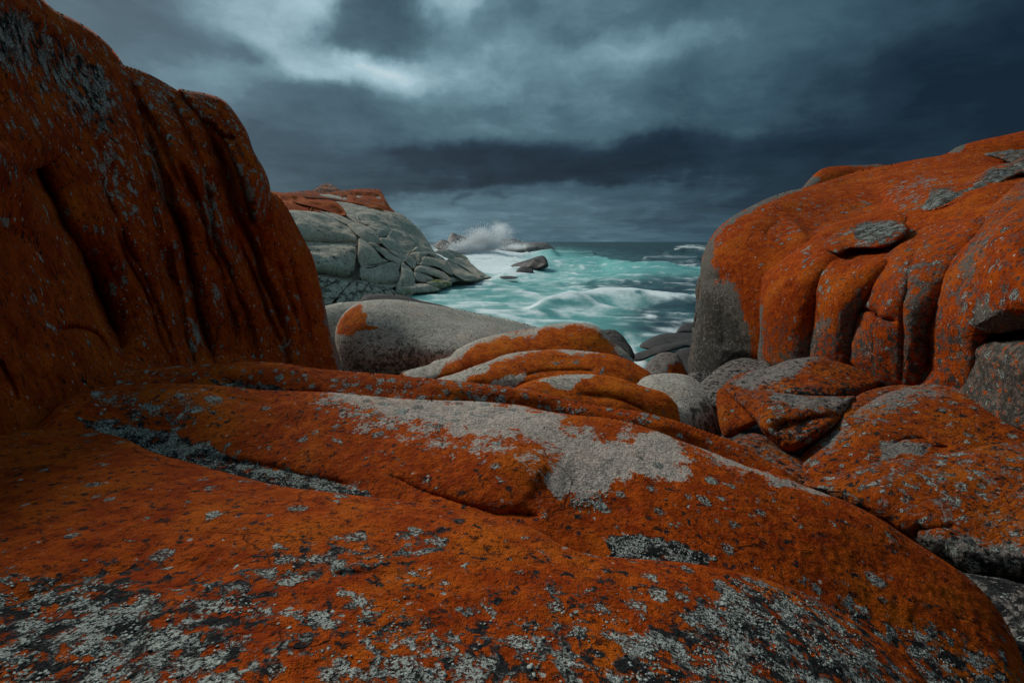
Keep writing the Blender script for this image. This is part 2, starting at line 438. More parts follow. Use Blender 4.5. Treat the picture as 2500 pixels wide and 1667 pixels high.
# ------------------------------------------------------------------ rock material
def rock_material(name, granite=(.30, .275, .24), orange=(.46, .115, .012), scale=1.0, bump=1.0, grain=1.0, wet=0.0, greyc=(.41, .44, .40), streak=(1, 1, 1), fleck=1.0, gsize=1.0, dots=-.02, blackc=(.020, .020, .021), fiss=1.0):
    m = bpy.data.materials.new(name); m.use_nodes = True
    t = NT(m.node_tree); t.n.clear()
    pos = t.node('ShaderNodeNewGeometry').outputs['Position']
    P = t.vm('MULTIPLY', pos, tuple(scale * s for s in streak))
    att = t.node('ShaderNodeAttribute', attribute_name='mask', attribute_type='GEOMETRY')
    sp = t.node('ShaderNodeSeparateColor', {0: att.outputs['Color']})
    mo, mg, mb = sp.outputs[0], sp.outputs[1], sp.outputs[2]
    ma = att.outputs['Alpha']
    wv = t.vm('SUBTRACT', t.noise(P, 9.0, 2, .6, col=True), (.5, .5, .5))
    PW = t.vm('ADD', P, t.scale(wv, .055))
    nl = t.noise(P, 2.2, 4, .55)
    nm = t.noise(PW, 11.0, 5, .62)
    ns = t.noise(PW, 46.0, 4, .65)
    nx = t.noise(P, 190.0, 3, .6)
    # granite: crystals
    vor = t.node('ShaderNodeTexVoronoi', {'Vector': P, 'Scale': 120.0 * grain, 'Randomness': 1.0})
    cr = t.node('ShaderNodeSeparateColor', {0: vor.outputs['Color']}).outputs[0]
    g0 = t.mix(t.ss(nm, .35, .68), tuple(c * .80 for c in granite), tuple(c * 1.18 for c in granite))
    g1 = t.mix(t.ss(cr, .60, .90, 0, .65), g0, tuple(min(.8, c * 1.45) for c in granite))
    g1 = t.mix(t.ss(cr, .30, .10, 0, .60), g1, tuple(c * .28 for c in granite))
    g1 = t.mix(t.ss(nl, .50, .68, 0, .35), g1, (granite[0] * 1.1, granite[1] * .84, granite[2] * .74))
    g1 = t.mix(t.ss(t.noise(P, 5.0, 3, .65), .55, .75, 0, .4), g1, tuple(c * .45 for c in granite))
    # orange lichen
    o = tuple(orange)
    oc = t.mix(t.ss(nm, .30, .72), (o[0] * .52, o[1] * .34, o[2] * .5), o)
    oc = t.mix(t.ss(nl, .48, .70, 0, .65), oc, (o[0] * 1.08, o[1] * 1.42, o[2] * 1.3))
    oc = t.mix(t.ss(ns, .56, .74, 0, .75), oc, (o[0] * .34, o[1] * .24, o[2] * .5))
    oc = t.mix(t.ss(nx, .50, .68, 0, .72), oc, (o[0] * .30, o[1] * .26, o[2] * .6))
    nf = t.noise(t.vm('ADD', PW, (1.7, 5.2, 8.8)), 30.0, 4, .74)
    oc = t.mix(t.ss(nf, .555, .63, 0, .85), oc, (.035, .012, .006))
    oc = t.mix(t.ss(nf, .36, .29, 0, .55), oc, (.34, .30, .25))
    e = t.math('ADD', t.math('MULTIPLY', t.math('SUBTRACT', nm, .5), 2.3), t.math('MULTIPLY', t.math('SUBTRACT', ns, .5), 1.7))
    omask = t.ss(t.math('ADD', t.math('MULTIPLY', t.math('SUBTRACT', mo, .5), 1.9), e), -.10, .14)
    col = t.mix(omask, g1, oc)
    # small dark lichen flecks
    vf = t.node('ShaderNodeTexVoronoi', {'Vector': t.vm('ADD', P, t.scale(wv, .04)), 'Scale': 14.0, 'Randomness': 1.0})
    vfc = t.node('ShaderNodeSeparateColor', {0: vf.outputs['Color']}).outputs[1]
    fl = t.math('MULTIPLY', t.ss(t.math('ADD', vf.outputs['Distance'], t.math('MULTIPLY', t.math('SUBTRACT', ns, .5), .35)), .26, .17), t.ss(vfc, .80, .83))
    col = t.mix(t.math('MULTIPLY', fl, t.lin(omask, 0, 1, .2 * fleck, .85 * fleck)), col, (.018, .018, .02))
    # black crust, also darker creases and painted shade on lower faces
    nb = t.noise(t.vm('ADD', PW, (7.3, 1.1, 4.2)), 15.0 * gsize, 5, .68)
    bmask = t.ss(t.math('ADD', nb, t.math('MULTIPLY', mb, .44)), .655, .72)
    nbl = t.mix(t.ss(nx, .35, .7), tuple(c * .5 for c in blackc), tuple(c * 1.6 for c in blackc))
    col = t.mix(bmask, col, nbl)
    # grey-green leafy lichen: round ragged rosettes, merging to crusts where dense, broken into crumbs
    PL = t.vm('ADD', P, t.scale(wv, .035))
    ngp = t.noise(t.vm('ADD', PL, (3.1, 9.7, 2.2)), 9.0 * gsize, 4, .62)
    vg = t.node('ShaderNodeTexVoronoi', {'Vector': PL, 'Scale': 8.5 * gsize, 'Randomness': 1.0})
    vgs = t.node('ShaderNodeSeparateColor', {0: vg.outputs['Color']})
    rad = t.math('MULTIPLY', t.ss(t.math('SUBTRACT', t.math('MULTIPLY', mg, 1.25), vgs.outputs[0]), -.10, .25), t.lin(vgs.outputs[1], 0, 1, .16, .50))
    dj = t.math('MULTIPLY_ADD', t.math('SUBTRACT', ns, .5), .75, vg.outputs['Distance'])
    ros = t.ss(t.math('SUBTRACT', rad, dj), -.03, .05)
    dense = t.ss(t.math('MULTIPLY_ADD', mg, .42, ngp), .735, .785)
    gpatch = t.math('MAXIMUM', t.math('MAXIMUM', ros, dense), t.math('MULTIPLY', t.math('MULTIPLY', bmask, t.ss(ngp, .44, .56)), t.ss(mg, .25, .5, 0, .9)))
    ncr = t.noise(PL, 75.0 * gsize, 3, .70)
    crumb = t.ss(t.math('MULTIPLY_ADD', ngp, .25, ncr), .565, .645)
    gcol = t.mix(t.ss(nx, .3, .7), tuple(c * .60 for c in greyc), tuple(min(1, c * 1.25) for c in greyc))
    gm = t.math('MULTIPLY', gpatch, crumb)
    col = t.mix(t.math('MULTIPLY', t.math('MULTIPLY', gpatch, t.math('SUBTRACT', 1.0, crumb)), .80), col, (.016, .016, .015))  # gaps between crumbs blackened: shadow between lobes painted as colour
    col = t.mix(gm, col, gcol)
    # small pale dots
    vp = t.node('ShaderNodeTexVoronoi', {'Vector': t.vm('ADD', PL, (5.5, 2.1, 7.7)), 'Scale': 26.0 * gsize, 'Randomness': 1.0})
    vpc = t.node('ShaderNodeSeparateColor', {0: vp.outputs['Color']}).outputs[0]
    pd = t.math('MULTIPLY', t.ss(t.math('MULTIPLY_ADD', t.math('SUBTRACT', ns, .5), 1.3, vp.outputs['Distance']), .30, .18), t.ss(t.math('SUBTRACT', t.math('MULTIPLY_ADD', mg, .22, dots), vpc), 0, .02))
    col = t.mix(t.math('MULTIPLY', pd, .85), col, greyc)
    # green weed at the waterline
    wm = t.ss(t.math('ADD', t.math('MULTIPLY', ma, 1.3), t.math('SUBTRACT', t.noise(P, 1.3, 5, .7), .5)), .62, .80)
    col = t.mix(wm, col, t.mix(nm, (.045, .07, .008), (.16, .20, .015)))
    # hairline fissures
    vk = t.node('ShaderNodeTexVoronoi', {'Vector': t.vm('ADD', PW, t.scale(t.vm('SUBTRACT', t.noise(P, 1.7, 3, .6, col=True), (.5, .5, .5)), .45)), 'Scale': 1.5 * fiss, 'Randomness': 1.0}, feature='DISTANCE_TO_EDGE')
    crk = t.math('MULTIPLY', t.ss(t.math('MULTIPLY_ADD', t.math('SUBTRACT', ns, .5), .012, vk.outputs['Distance']), .008, .001), t.ss(t.noise(t.vm('ADD', P, (4.4, 0.3, 6.1)), 1.3, 3, .6), .53, .62))
    col = t.mix(t.math('MULTIPLY', crk, .55), col, (.014, .012, .011))
    # relief
    h = t.math('MULTIPLY_ADD', ns, .020, t.math('MULTIPLY', nx, .0055))
    h = t.math('MULTIPLY_ADD', gm, .013, h)
    h = t.math('MULTIPLY_ADD', crk, -.010, h)
    bmp = t.node('ShaderNodeBump', {'Strength': 1.0, 'Distance': bump / scale, 'Height': h})
    rough = .62 if wet else .92
    bs = t.node('ShaderNodeBsdfPrincipled', {'Base Color': col, 'Roughness': rough - .35 * wet, 'Normal': bmp.outputs[0]})
    bs.inputs['Specular IOR Level'].default_value = .06 + .3 * wet
    t.node('ShaderNodeOutputMaterial', {'Surface': bs.outputs[0]})
    return m

M_SLAB = rock_material('lichen_slab_near', orange=(.50, .088, .005), bump=1.0, gsize=1.25, granite=(.44, .375, .32))
M_CLIFF = rock_material('lichen_cliff', orange=(.58, .105, .007), bump=1.6, scale=.8, fleck=.4, streak=(1, 1, .6), gsize=1.6, dots=.05, greyc=(.58, .60, .54))
M_RIGHT = rock_material('lichen_outcrop', orange=(.52, .092, .005), scale=.8, bump=1.4, fleck=.3, gsize=1.2, granite=(.155, .142, .122), dots=.03, blackc=(.07, .066, .058))
M_BOULD = rock_material('lichen_boulder', orange=(.42, .085, .006), scale=.9, bump=1.4, granite=(.22, .20, .18), gsize=1.3)
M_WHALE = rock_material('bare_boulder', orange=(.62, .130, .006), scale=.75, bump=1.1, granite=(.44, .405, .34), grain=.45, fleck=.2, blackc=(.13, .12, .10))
M_HEAD = rock_material('headland_granite', orange=(.50, .095, .010), scale=.14, bump=.9, granite=(.45, .41, .33), fleck=.2, grain=.9, blackc=(.10, .092, .08))
M_WET = rock_material('wet_shore_rock', scale=.4, bump=.8, granite=(.062, .052, .047), wet=.35, fleck=0)
M_REEF = rock_material('reef_rock', scale=.2, bump=.8, granite=(.17, .155, .145), wet=.2, fleck=0)  # reef granite made lighter to stand in for distance haze
M_DARK = rock_material('dark_bedrock', scale=.6, bump=1.0, granite=(.12, .11, .10))

# ------------------------------------------------------------------ bedrock under everything, plus an added shade wall behind the camera
def heightfield(name, x0, x1, y0, y1, nx, ny, fz, mat, mask=None):
    X, Y = np.meshgrid(np.linspace(x0, x1, nx), np.linspace(y0, y1, ny))
    x, y = X.ravel(), Y.ravel(); z = fz(x, y)
    I = np.arange(nx * ny).reshape(ny, nx)
    q = np.stack([I[:-1, :-1], I[:-1, 1:], I[1:, 1:], I[1:, :-1]], -1).reshape(-1, 4)
    return mesh_obj(name, np.c_[x, y, z], q, [], mat, None, np.tile(np.array((0, 0, .3, 0.)), (len(x), 1)))

def bed_and_shade_wall(x, y):
    z = np.interp(y, [-14, -6, -3.4, -2.4, -1.6, 0, 3, 5.5, 8, 11, 14, 18, 26, 60], [16, 14.0, 11.5, 9.5, 4.2, 3.1, 2.6, 2.3, 1.7, 1.0, .2, -.7, -1.6, -6])  # steep rise behind the camera is added, unseen, to block sky light
    return z + .25 * fbm(np.c_[x, y, x * 0] / 2.2, 4, 3) + np.clip(np.abs(x) - 6, 0, 30) * .05 + np.clip(np.abs(x) - 3.3, 0, 4) * 1.6 * np.clip((1.5 - y) / 2, 0, 1)  # side banks near the camera also added to cut sky light
put(heightfield('ground_and_shade_wall', -30, 30, -14, 40, 220, 220, bed_and_shade_wall, M_DARK), kind='structure')

# ------------------------------------------------------------------ the fluted cliff on the left
LC = Spline([(-500, 1000, 2.6), (0, 1050, 3.3), (0, 500, 3.9), (0, 0, 5.0), (-400, 200, 3.6), (290, 890, 5.0), (250, 550, 5.5), (200, 150, 6.3), (470, 880, 6.3), (450, 500, 6.7), (440, 260, 7.6),
             (640, 420, 7.9), (620, 880, 7.4), (830, 900, 8.7), (700, 520, 8.6), (760, 700, 8.6)])
cl = empty('fluted_cliff', (-3.4, 6.0, 2.0), label='towering fluted orange cliff filling the left side of the picture', cat='cliff')
LG = [(fr('Z1', (390, 290), (440, 400), (490, 520), (530, 680), (560, 850), (590, 940), (620, 1010), (640, 1100), (660, 1200), (670, 1320)), 8, .10),
      (fr('Z1', (470, 340), (510, 450), (545, 560), (590, 700), (640, 850), (670, 960), (690, 1060), (720, 1180), (750, 1320)), 8, .16),
      (fr('L', (60, 220), (105, 370), (140, 460), (175, 540), (205, 640), (240, 740), (270, 830), (320, 960), (345, 1110), (380, 1230), (430, 1400), (455, 1560)), 8, .14),
      (fr('L', (200, 60), (265, 190), (310, 300), (355, 400), (385, 500), (405, 600), (450, 700), (500, 790), (535, 880), (560, 990), (600, 1080), (650, 1180), (690, 1330), (730, 1560)), 9, .24),
      (fr('L', (225, 380), (250, 500), (265, 640), (300, 800), (350, 930), (400, 1050), (440, 1150), (470, 1250), (510, 1370), (570, 1560)), 7, .13),
      (fr('L', (420, 700), (470, 880), (550, 1080), (590, 1200), (630, 1340), (690, 1560)), 8, .15),
      (fr('L', (0, 380), (30, 480), (55, 620), (85, 720), (120, 850), (160, 1020), (180, 1150), (215, 1270), (265, 1430), (290, 1560)), 8, .16),
      (fr('L', (10, 760), (50, 1000), (80, 1150), (110, 1280), (150, 1420), (170, 1560)), 7, .14),
      (fr('Z1', (330, 560), (380, 700), (440, 840), (520, 1000), (560, 1100), (600, 1200), (625, 1330)), 8, .07)]
grs = []
for g, w, A in LG:
    grs.append((g, w, A)); grs.append((g, w * 3.0, A * .8))
grs.append((fr('Z1', (40, 440), (110, 560), (170, 680), (235, 800), (300, 930), (350, 1040), (395, 1150), (440, 1300)), 34, .75))
GREYL = [('gb', fr('Z1', (-40, 20), (90, 60), (200, 130), (330, 230), (400, 330), (420, 430), (400, 480), (300, 430), (190, 340), (120, 260), (-40, 230)), .50, 30),
         ('g', fr('Z1', (300, 520), (400, 490), (470, 600), (500, 680), (470, 790), (420, 740), (350, 640)), .52, 26),
         ('g', fr('Z1', (700, 580), (760, 660), (790, 780), (830, 900), (800, 940), (740, 830), (700, 700)), .58, 16),
         ('b', fr('Z1', (480, 380), (520, 470), (575, 640), (600, 720), (570, 720), (520, 560)), .45, 10),
         ('g', fr('Z1', (480, 380), (520, 470), (575, 640), (600, 720), (570, 720), (520, 560)), .5, 10),
         ('g', fr('L', (270, 1030), (300, 1040), (325, 1160), (315, 1230), (280, 1140)), .74, 7),
         ('g', fr('L', (130, 1210), (200, 1280), (215, 1350), (170, 1420), (135, 1320)), .70, 8),
         ('g', fr('L', (140, 1050), (165, 1100), (160, 1130), (130, 1090)), .7, 6),
         ('g', fr('L', (680, 1320), (710, 1390), (690, 1440), (660, 1390)), .7, 6),
         ('g', fr('Z1', (400, 200), (620, 300), (700, 420), (560, 420), (440, 330)), .46, 25),
         ('g', fr('Z1', (-40, 200), (300, 300), (600, 320), (700, 450), (760, 600), (600, 640), (300, 560), (-40, 420)), .33, 60),
         ('o', fr('Z1', (380, 200), (640, 310), (760, 400), (700, 470), (560, 420), (420, 320)), .62, 30), ('o', fr('Z1', (-40, 0), (220, 120), (420, 300), (400, 420), (200, 330), (-40, 200)), .45, 40)]
rock('rock_face', fr('Z1', (-800, -420), (-400, -300), (-100, -130), (60, -10), (200, 85), (300, 165), (370, 203)) +
     fr('S', (302, 159), (351, 176), (393, 197), (435, 222), (480, 245), (530, 290), (575, 380), (610, 470), (635, 566), (652, 605), (671, 652), (695, 703), (716, 754), (738, 818), (752, 870), (765, 930), (770, 1000), (500, 1010), (200, 1010), (-560, 1100)),
     LC, M_CLIFF, cl, r=70, pitch=3.2, grooves=grs, paint=[GREYL[-3]] + GREYL[:-3] + GREYL[-2:], base=(.92, .27, .14, 0), lump=(.06, 1.1), fine=(.014, .16), creaseb=.12, flute=(.42, 62, 420, .20),
     bumps=[(200, 560, 120, 70, .22), (265, 720, 70, 120, -.25)], k=1.1, back=2.5)
rock('upper_lobe', fr('Z1', (-800, -560), (-300, -360), (-60, -170), (60, -75), (150, 0), (190, 35), (260, 70), (330, 115), (385, 165), (430, 228), (450, 300), (300, 500), (-200, 700), (-800, 700)),
     LC, M_CLIFF, cl, r=70, pitch=5, off=.14, base=(.8, .30, .15, 0), k=1.2, back=2.5,
     paint=[GREYL[0], ('g', fr('Z1', (60, 20), (160, 60), (280, 170), (240, 190), (80, 90)), .45, 15)], lump=(.06, .9))
rock('hanging_lobe', fr('S', (435, 222), (463, 222), (491, 226), (533, 238), (558, 256), (582, 288), (603, 323), (621, 372), (645, 414), (658, 449), (661, 484), (656, 508), (646, 538), (626, 553), (616, 528), (604, 489), (587, 438), (570, 395), (548, 345), (522, 310), (490, 290)),
     LC, M_CLIFF, cl, r=34, pitch=3, off=-.12, base=(.80, .42, .20, 0), k=1.3, back=1.5, lump=(.06, .6), grooves=[(fr('L', (310, 195), (350, 205), (410, 212)), 4, .12), (fr('L', (330, 40), (350, 130), (400, 240), (470, 330), (520, 420)), 12, .10)],
     paint=[('g', fr('L', (400, 330), (470, 400), (530, 540), (540, 650), (510, 660), (470, 540), (430, 430)), .62, 9), ('b', fr('L', (430, 430), (510, 540), (540, 650), (510, 660), (470, 540)), .5, 9)])
rock('side_slab', fr('S', (612, 470), (640, 468), (661, 470), (680, 478), (704, 512), (737, 575), (765, 631), (779, 687), (793, 744), (807, 814), (826, 862), (833, 905), (836, 1010), (700, 1010), (690, 850), (660, 720), (630, 620), (610, 540)),
     LC, M_CLIFF, cl, r=60, pitch=3, off=.10, base=(.95, .12, .10, 0), k=1.2, back=1.5, lump=(.05, .9),
     grooves=[(fr('L', (700, 790), (730, 950), (780, 1100), (820, 1250), (860, 1450)), 9, .12), (fr('L', (560, 690), (600, 680), (640, 700)), 6, .06), (fr('L', (640, 900), (700, 1060), (760, 1250), (800, 1450)), 10, .12)],
     paint=[('g', fr('L', (725, 1060), (770, 1110), (785, 1150), (740, 1110)), .72, 5), ('g', fr('L', (870, 1110), (890, 1180), (875, 1180)), .7, 4), ('o', fr('L', (880, 960), (930, 1160), (1000, 1400), (1040, 1560), (990, 1560), (930, 1300), (895, 1100)), .35, 9),
            ('g', fr('L', (690, 870), (720, 940), (705, 940)), .7, 4)])
rock('front_slab', fr('Z1', (-800, 200), (-300, 380), (-80, 450), (0, 495), (60, 560), (110, 660), (170, 770), (230, 860), (290, 980), (340, 1070), (380, 1160), (420, 1285), (430, 1420), (300, 1600), (-800, 1900)),
     [(0, 1060, 2.95), (0, 400, 3.55), (-400, 1000, 2.1), (-400, 400, 2.6), (150, 900, 3.75), (290, 900, 4.5), (170, 620, 4.5), (80, 450, 4.2)], M_CLIFF, cl, r=42, off=-.30, pitch=4, base=(.92, .12, .12, 0), k=1.2, back=1.6, lump=(.08, .8), fine=(.008, .12),
     grooves=[(fr('Z1', (190, 1150), (250, 1140), (300, 1148), (350, 1180), (400, 1275)), 5, .10), (fr('Z1', (0, 1240), (40, 1330), (70, 1400)), 5, .06), (fr('Z1', (0, 800), (70, 820), (160, 900), (200, 1000)), 24, .06)],
     paint=[('g', fr('Z1', (70, 900), (170, 920), (190, 1150), (150, 1140), (60, 1020)), .36, 15), ('g', fr('Z1', (-10, 530), (20, 530), (70, 640), (50, 650)), .62, 8), ('g', fr('Z1', (20, 760), (50, 760), (50, 800), (30, 800)), .65, 5)])

# ------------------------------------------------------------------ foreground slabs
s1_top = fr('F', (-700, 1000), (-300, 985), (0, 984), (100, 984), (200, 989), (280, 1005), (350, 1038), (430, 1060), (520, 1085), (640, 1115), (760, 1130), (840, 1140), (940, 1150), (1050, 1170), (1150, 1190), (1230, 1215), (1290, 1250),
            (1350, 1270), (1420, 1280), (1560, 1290), (1640, 1302), (1720, 1320), (1790, 1340), (1870, 1372), (1960, 1425), (2050, 1485), (2110, 1540), (2160, 1610), (2220, 1720), (2300, 1900))
rock('granite_slab', s1_top + fr('F', (2300, 2350), (1200, 2500), (-700, 2400)),
     [(0, 1100, 'z', 3.97), (-500, 1200, 'z', 4.05), (0, 1667, 'z', 4.08), (1250, 1667, 'z', 3.98), (1250, 1400, 'z', 3.92), (2000, 1667, 'z', 3.72), (1900, 1480, 'z', 3.70), (600, 1300, 'z', 4.00), (600, 1500, 'z', 4.05), (2400, 1900, 'z', 3.4), (1250, 2300, 'z', 3.95), (0, 2300, 'z', 4.1), (1600, 1420, 'z', 3.84), (1400, 1370, 'z', 3.87)],
     M_SLAB, r=75, pitch=3.6, base=(.95, .19, .16, 0), crumbs=9500, k=1.6, back=.9, lump=(.022, .45), fine=(.007, .05), p=2.3,
     grooves=[(fr('Z6', (0, 1060), (200, 1050), (400, 1040)), 10, .02), (fr('F', (0, 1380), (300, 1300), (560, 1300)), 24, .03)],
     paint=[('gb', fr('F', (-200, 1310), (120, 1320), (300, 1310), (430, 1320), (600, 1340), (640, 1420), (560, 1600), (-200, 1700)), .50, 55),
            ('gb', fr('F', (560, 1300), (640, 1260), (800, 1230), (900, 1250), (1010, 1190), (1060, 1200), (1010, 1260), (880, 1300), (740, 1330), (640, 1350)), .42, 30),
            ('g', fr('F', (430, 1260), (560, 1260), (560, 1300), (300, 1340), (240, 1290)), .30, 30),
            ('g', fr('F', (560, 1330), (1500, 1320), (1500, 1600), (560, 1600)), .42, 90), ('b', fr('F', (560, 1400), (1500, 1330), (1500, 1600), (560, 1600)), .34, 90),
            ('gb', fr('F', (1440, 1480), (1560, 1390), (1700, 1340), (1800, 1345), (1930, 1420), (2060, 1510), (2200, 1700), (1500, 1750), (1380, 1600)), .52, 36),
            ('gb', fr('F', (960, 1530), (1250, 1480), (1400, 1500), (1400, 1640), (900, 1640)), .42, 36),
            ('g', fr('F', (1660, 1345), (1730, 1340), (1750, 1390), (1640, 1400)), .62, 16),
            ('b', fr('F', (1180, 1300), (1500, 1310), (1480, 1420), (1200, 1420)), .30, 50)])
put(bpy.data.objects['granite_slab'], 'wide orange slab nearest the camera, speckled with grey and black lichen', 'rock slab', 'stepped slabs in the foreground')

s2_top = fr('F', (20, 1060), (60, 1005), (100, 968), (140, 925), (200, 898), (280, 884), (400, 881), (500, 885), (600, 895), (680, 898), (760, 901), (820, 906), (900, 914), (1000, 919), (1100, 922), (1200, 931), (1250, 943), (1310, 952), (1400, 960), (1480, 980), (1560, 1010),
            (1640, 1040), (1720, 1072), (1800, 1094), (1860, 1120), (1940, 1150), (2020, 1190), (2080, 1230), (2130, 1262), (2200, 1308), (2260, 1360), (2305, 1420), (2340, 1490), (2365, 1580), (2400, 1750))
o = rock('granite_slab', s2_top + fr('F', (2300, 1900), (1600, 1700), (900, 1400), (400, 1250), (0, 1180)),
     [(60, 1080, 'z', 3.92), (200, 990, 'z', 3.97), (400, 950, 'z', 4.00), (800, 975, 'z', 3.92), (1250, 1010, 'z', 3.86), (1250, 1250, 'z', 3.70), (1500, 1050, 'z', 3.80), (1800, 1180, 'z', 3.66), (1700, 1400, 'z', 3.54), (2100, 1310, 'z', 3.46), (2450, 1540, 'z', 3.15),
      (600, 1150, 'z', 3.69), (300, 1070, 'z', 3.80), (2200, 1620, 'z', 3.25), (850, 1210, 'z', 3.68), (1250, 1110, 'z', 3.84)], M_SLAB, r=55, pitch=3.2, base=(.95, .21, .16, 0), crumbs=9000, k=1.1, back=.8, lump=(.028, .55), fine=(.006, .05),
     grooves=[(fr('F', (690, 905), (600, 925), (480, 900), (380, 890)), 10, .04), (fr('F', (1220, 1100), (1330, 1170), (1480, 1150)), 60, .04), (fr('F', (440, 1040), (620, 1075), (840, 1120)), 14, .05),
              (fr('F', (880, 1090), (1100, 1170), (1250, 1190)), 12, .05)],
     paint=[('gb', fr('F', (180, 962), (300, 975), (430, 1005), (560, 1052), (640, 1080), (760, 1102), (840, 1124), (830, 1150), (640, 1140), (430, 1070), (250, 1010)), .64, 13),
            ('g', fr('F', (200, 900), (330, 890), (460, 900), (520, 920), (520, 960), (400, 980), (220, 950)), .48, 20),
            ('b', fr('F', (200, 920), (400, 940), (540, 950), (500, 980), (300, 980)), .36, 20),
            ('o', fr('F', (660, 880), (900, 890), (1100, 900), (1240, 930), (1300, 955), (1300, 990), (1400, 990), (1500, 992), (1560, 1012), (1610, 1055), (1600, 1085), (1500, 1090), (1420, 1100), (1405, 1135), (1330, 1155), (1250, 1130), (1230, 1085), (1280, 1050), (1180, 1010), (1050, 985), (900, 965), (780, 930)), .16, 40),
            ('b', fr('F', (660, 880), (1240, 930), (1580, 1010), (1650, 1060), (1640, 1090), (1420, 1100), (1330, 1155), (1230, 1085), (900, 965)), 0.0, 20),
            ('g', fr('F', (690, 895), (900, 905), (1150, 925), (1150, 960), (1000, 1010), (800, 970)), .40, 30),
            ('o', fr('F', (740, 930), (900, 960), (1150, 1000), (1280, 1040), (1220, 1080), (1000, 1040), (820, 1000)), .52, 40),
            ('o', fr('F', (1600, 1020), (1700, 1050), (1800, 1090), (1930, 1140), (1900, 1150), (1780, 1110), (1640, 1060)), .33, 20),
            ('gb', fr('F', (1390, 1235), (1480, 1220), (1560, 1240), (1650, 1280), (1620, 1300), (1400, 1285)), .72, 9),
            ('gb', fr('F', (1850, 1370), (2000, 1390), (2060, 1450), (2040, 1520), (1950, 1430)), .44, 22), ('gb', fr('F', (2040, 1430), (2160, 1440), (2300, 1520), (2400, 1700), (2150, 1700)), .46, 30),
            ('g', fr('F', (1300, 1130), (1400, 1130), (1400, 1180), (1320, 1170)), .52, 10)])
put(o, 'middle orange slab with the bare pale granite patch on its crest', 'rock slab', 'stepped slabs in the foreground')

s3_top = fr('F', (140, 960), (180, 890), (230, 862), (330, 845), (450, 838), (560, 831), (640, 833), (720, 845), (800, 852), (900, 860), (1000, 870), (1100, 880), (1180, 890), (1260, 905), (1320, 922), (1400, 935), (1470, 945), (1550, 965), (1620, 990), (1690, 1015), (1750, 1050), (1810, 1085), (1860, 1125), (1960, 1200))
o = rock('granite_slab', s3_top + fr('F', (1700, 1180), (1300, 1080), (900, 1020), (500, 1000), (200, 1010)),
     [(200, 950, 'z', 3.86), (330, 900, 'z', 3.93), (600, 890, 'z', 3.95), (900, 925, 'z', 3.86), (1300, 965, 'z', 3.76), (1600, 1040, 'z', 3.62), (1900, 1160, 'z', 3.40), (900, 990, 'z', 3.72), (400, 970, 'z', 3.76), (1300, 1020, 'z', 3.60), (1700, 1120, 'z', 3.43), (600, 960, 'z', 3.76)],
     M_SLAB, r=26, pitch=3.2, base=(.90, .28, .14, 0), crumbs=7000, k=1.3, back=.9, lump=(.03, .5), fine=(.007, .06),
     grooves=[(fr('F', (480, 865), (640, 905), (760, 905)), 9, .06)],
     paint=[('g', fr('F', (200, 850), (420, 840), (560, 850), (500, 880), (220, 890)), .40, 12), ('gb', fr('F', (470, 870), (600, 880), (680, 895), (640, 915), (540, 905)), .60, 7), ('g', fr('F', (760, 855), (1000, 875), (1150, 890), (1150, 925), (900, 905), (760, 885)), .46, 12),
            ('g', fr('F', (1240, 930), (1340, 935), (1360, 955), (1260, 945)), .56, 6), ('g', fr('F', (1450, 955), (1500, 965), (1480, 980), (1440, 970)), .56, 6)])
put(o, 'rear orange slab ridge below the fluted cliff, the farthest of the three slabs', 'rock slab', 'stepped slabs in the foreground')

# ------------------------------------------------------------------ smooth boulders in the middle
def single(name, label, cat, *a, group=None, **kw):
    return put(rock(name, *a, **kw), label, cat, group)

MB = 'smooth boulders between slab and sea'
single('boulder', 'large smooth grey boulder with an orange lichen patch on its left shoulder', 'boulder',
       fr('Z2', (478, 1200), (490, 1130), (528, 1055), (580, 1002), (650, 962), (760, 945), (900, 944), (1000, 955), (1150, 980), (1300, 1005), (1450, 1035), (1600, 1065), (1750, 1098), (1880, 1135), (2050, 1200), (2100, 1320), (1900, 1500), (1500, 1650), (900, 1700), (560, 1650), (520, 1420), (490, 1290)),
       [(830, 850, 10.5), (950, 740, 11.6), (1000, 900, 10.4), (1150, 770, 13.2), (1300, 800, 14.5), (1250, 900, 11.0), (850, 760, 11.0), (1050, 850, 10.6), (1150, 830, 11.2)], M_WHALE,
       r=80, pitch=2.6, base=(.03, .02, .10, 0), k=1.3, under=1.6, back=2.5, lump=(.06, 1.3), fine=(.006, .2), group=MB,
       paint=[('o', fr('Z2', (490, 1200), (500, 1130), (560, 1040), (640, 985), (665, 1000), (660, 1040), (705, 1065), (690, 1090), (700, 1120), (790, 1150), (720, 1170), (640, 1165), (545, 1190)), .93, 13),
              ('b', fr('Z2', (470, 1250), (800, 1220), (1300, 1240), (1300, 1700), (480, 1700)), .42, 60)])  # lower face darkened: dark lichen and painted shade together
single('boulder', 'low grey boulder tucked behind the large smooth boulder, beside the cliff foot', 'boulder',
       fr('Z2', (-100, 1120), (200, 1030), (420, 985), (520, 965), (650, 960), (760, 975), (800, 1200), (800, 1500), (400, 1600), (-100, 1600)),
       [(780, 750, 12.5), (880, 740, 13.2), (780, 850, 12.0), (880, 850, 12.2)], M_WHALE, r=40, pitch=3, base=(0, .02, .12, 0), k=1.3, back=1.5, group=MB)
single('boulder', 'flat dark brown rock behind the crest of the large smooth boulder', 'boulder',
       fr('Z2', (600, 980), (650, 945), (700, 912), (800, 904), (950, 915), (1060, 947), (1200, 978), (1290, 1003), (1400, 1060), (1200, 1150), (800, 1150), (600, 1080)),
       [(880, 720, 15.5), (1000, 730, 16), (1100, 750, 16.5), (950, 780, 15)], M_DARK, r=22, pitch=3, base=(0, .02, .05, 0), k=1.6, back=1.8, group=MB)
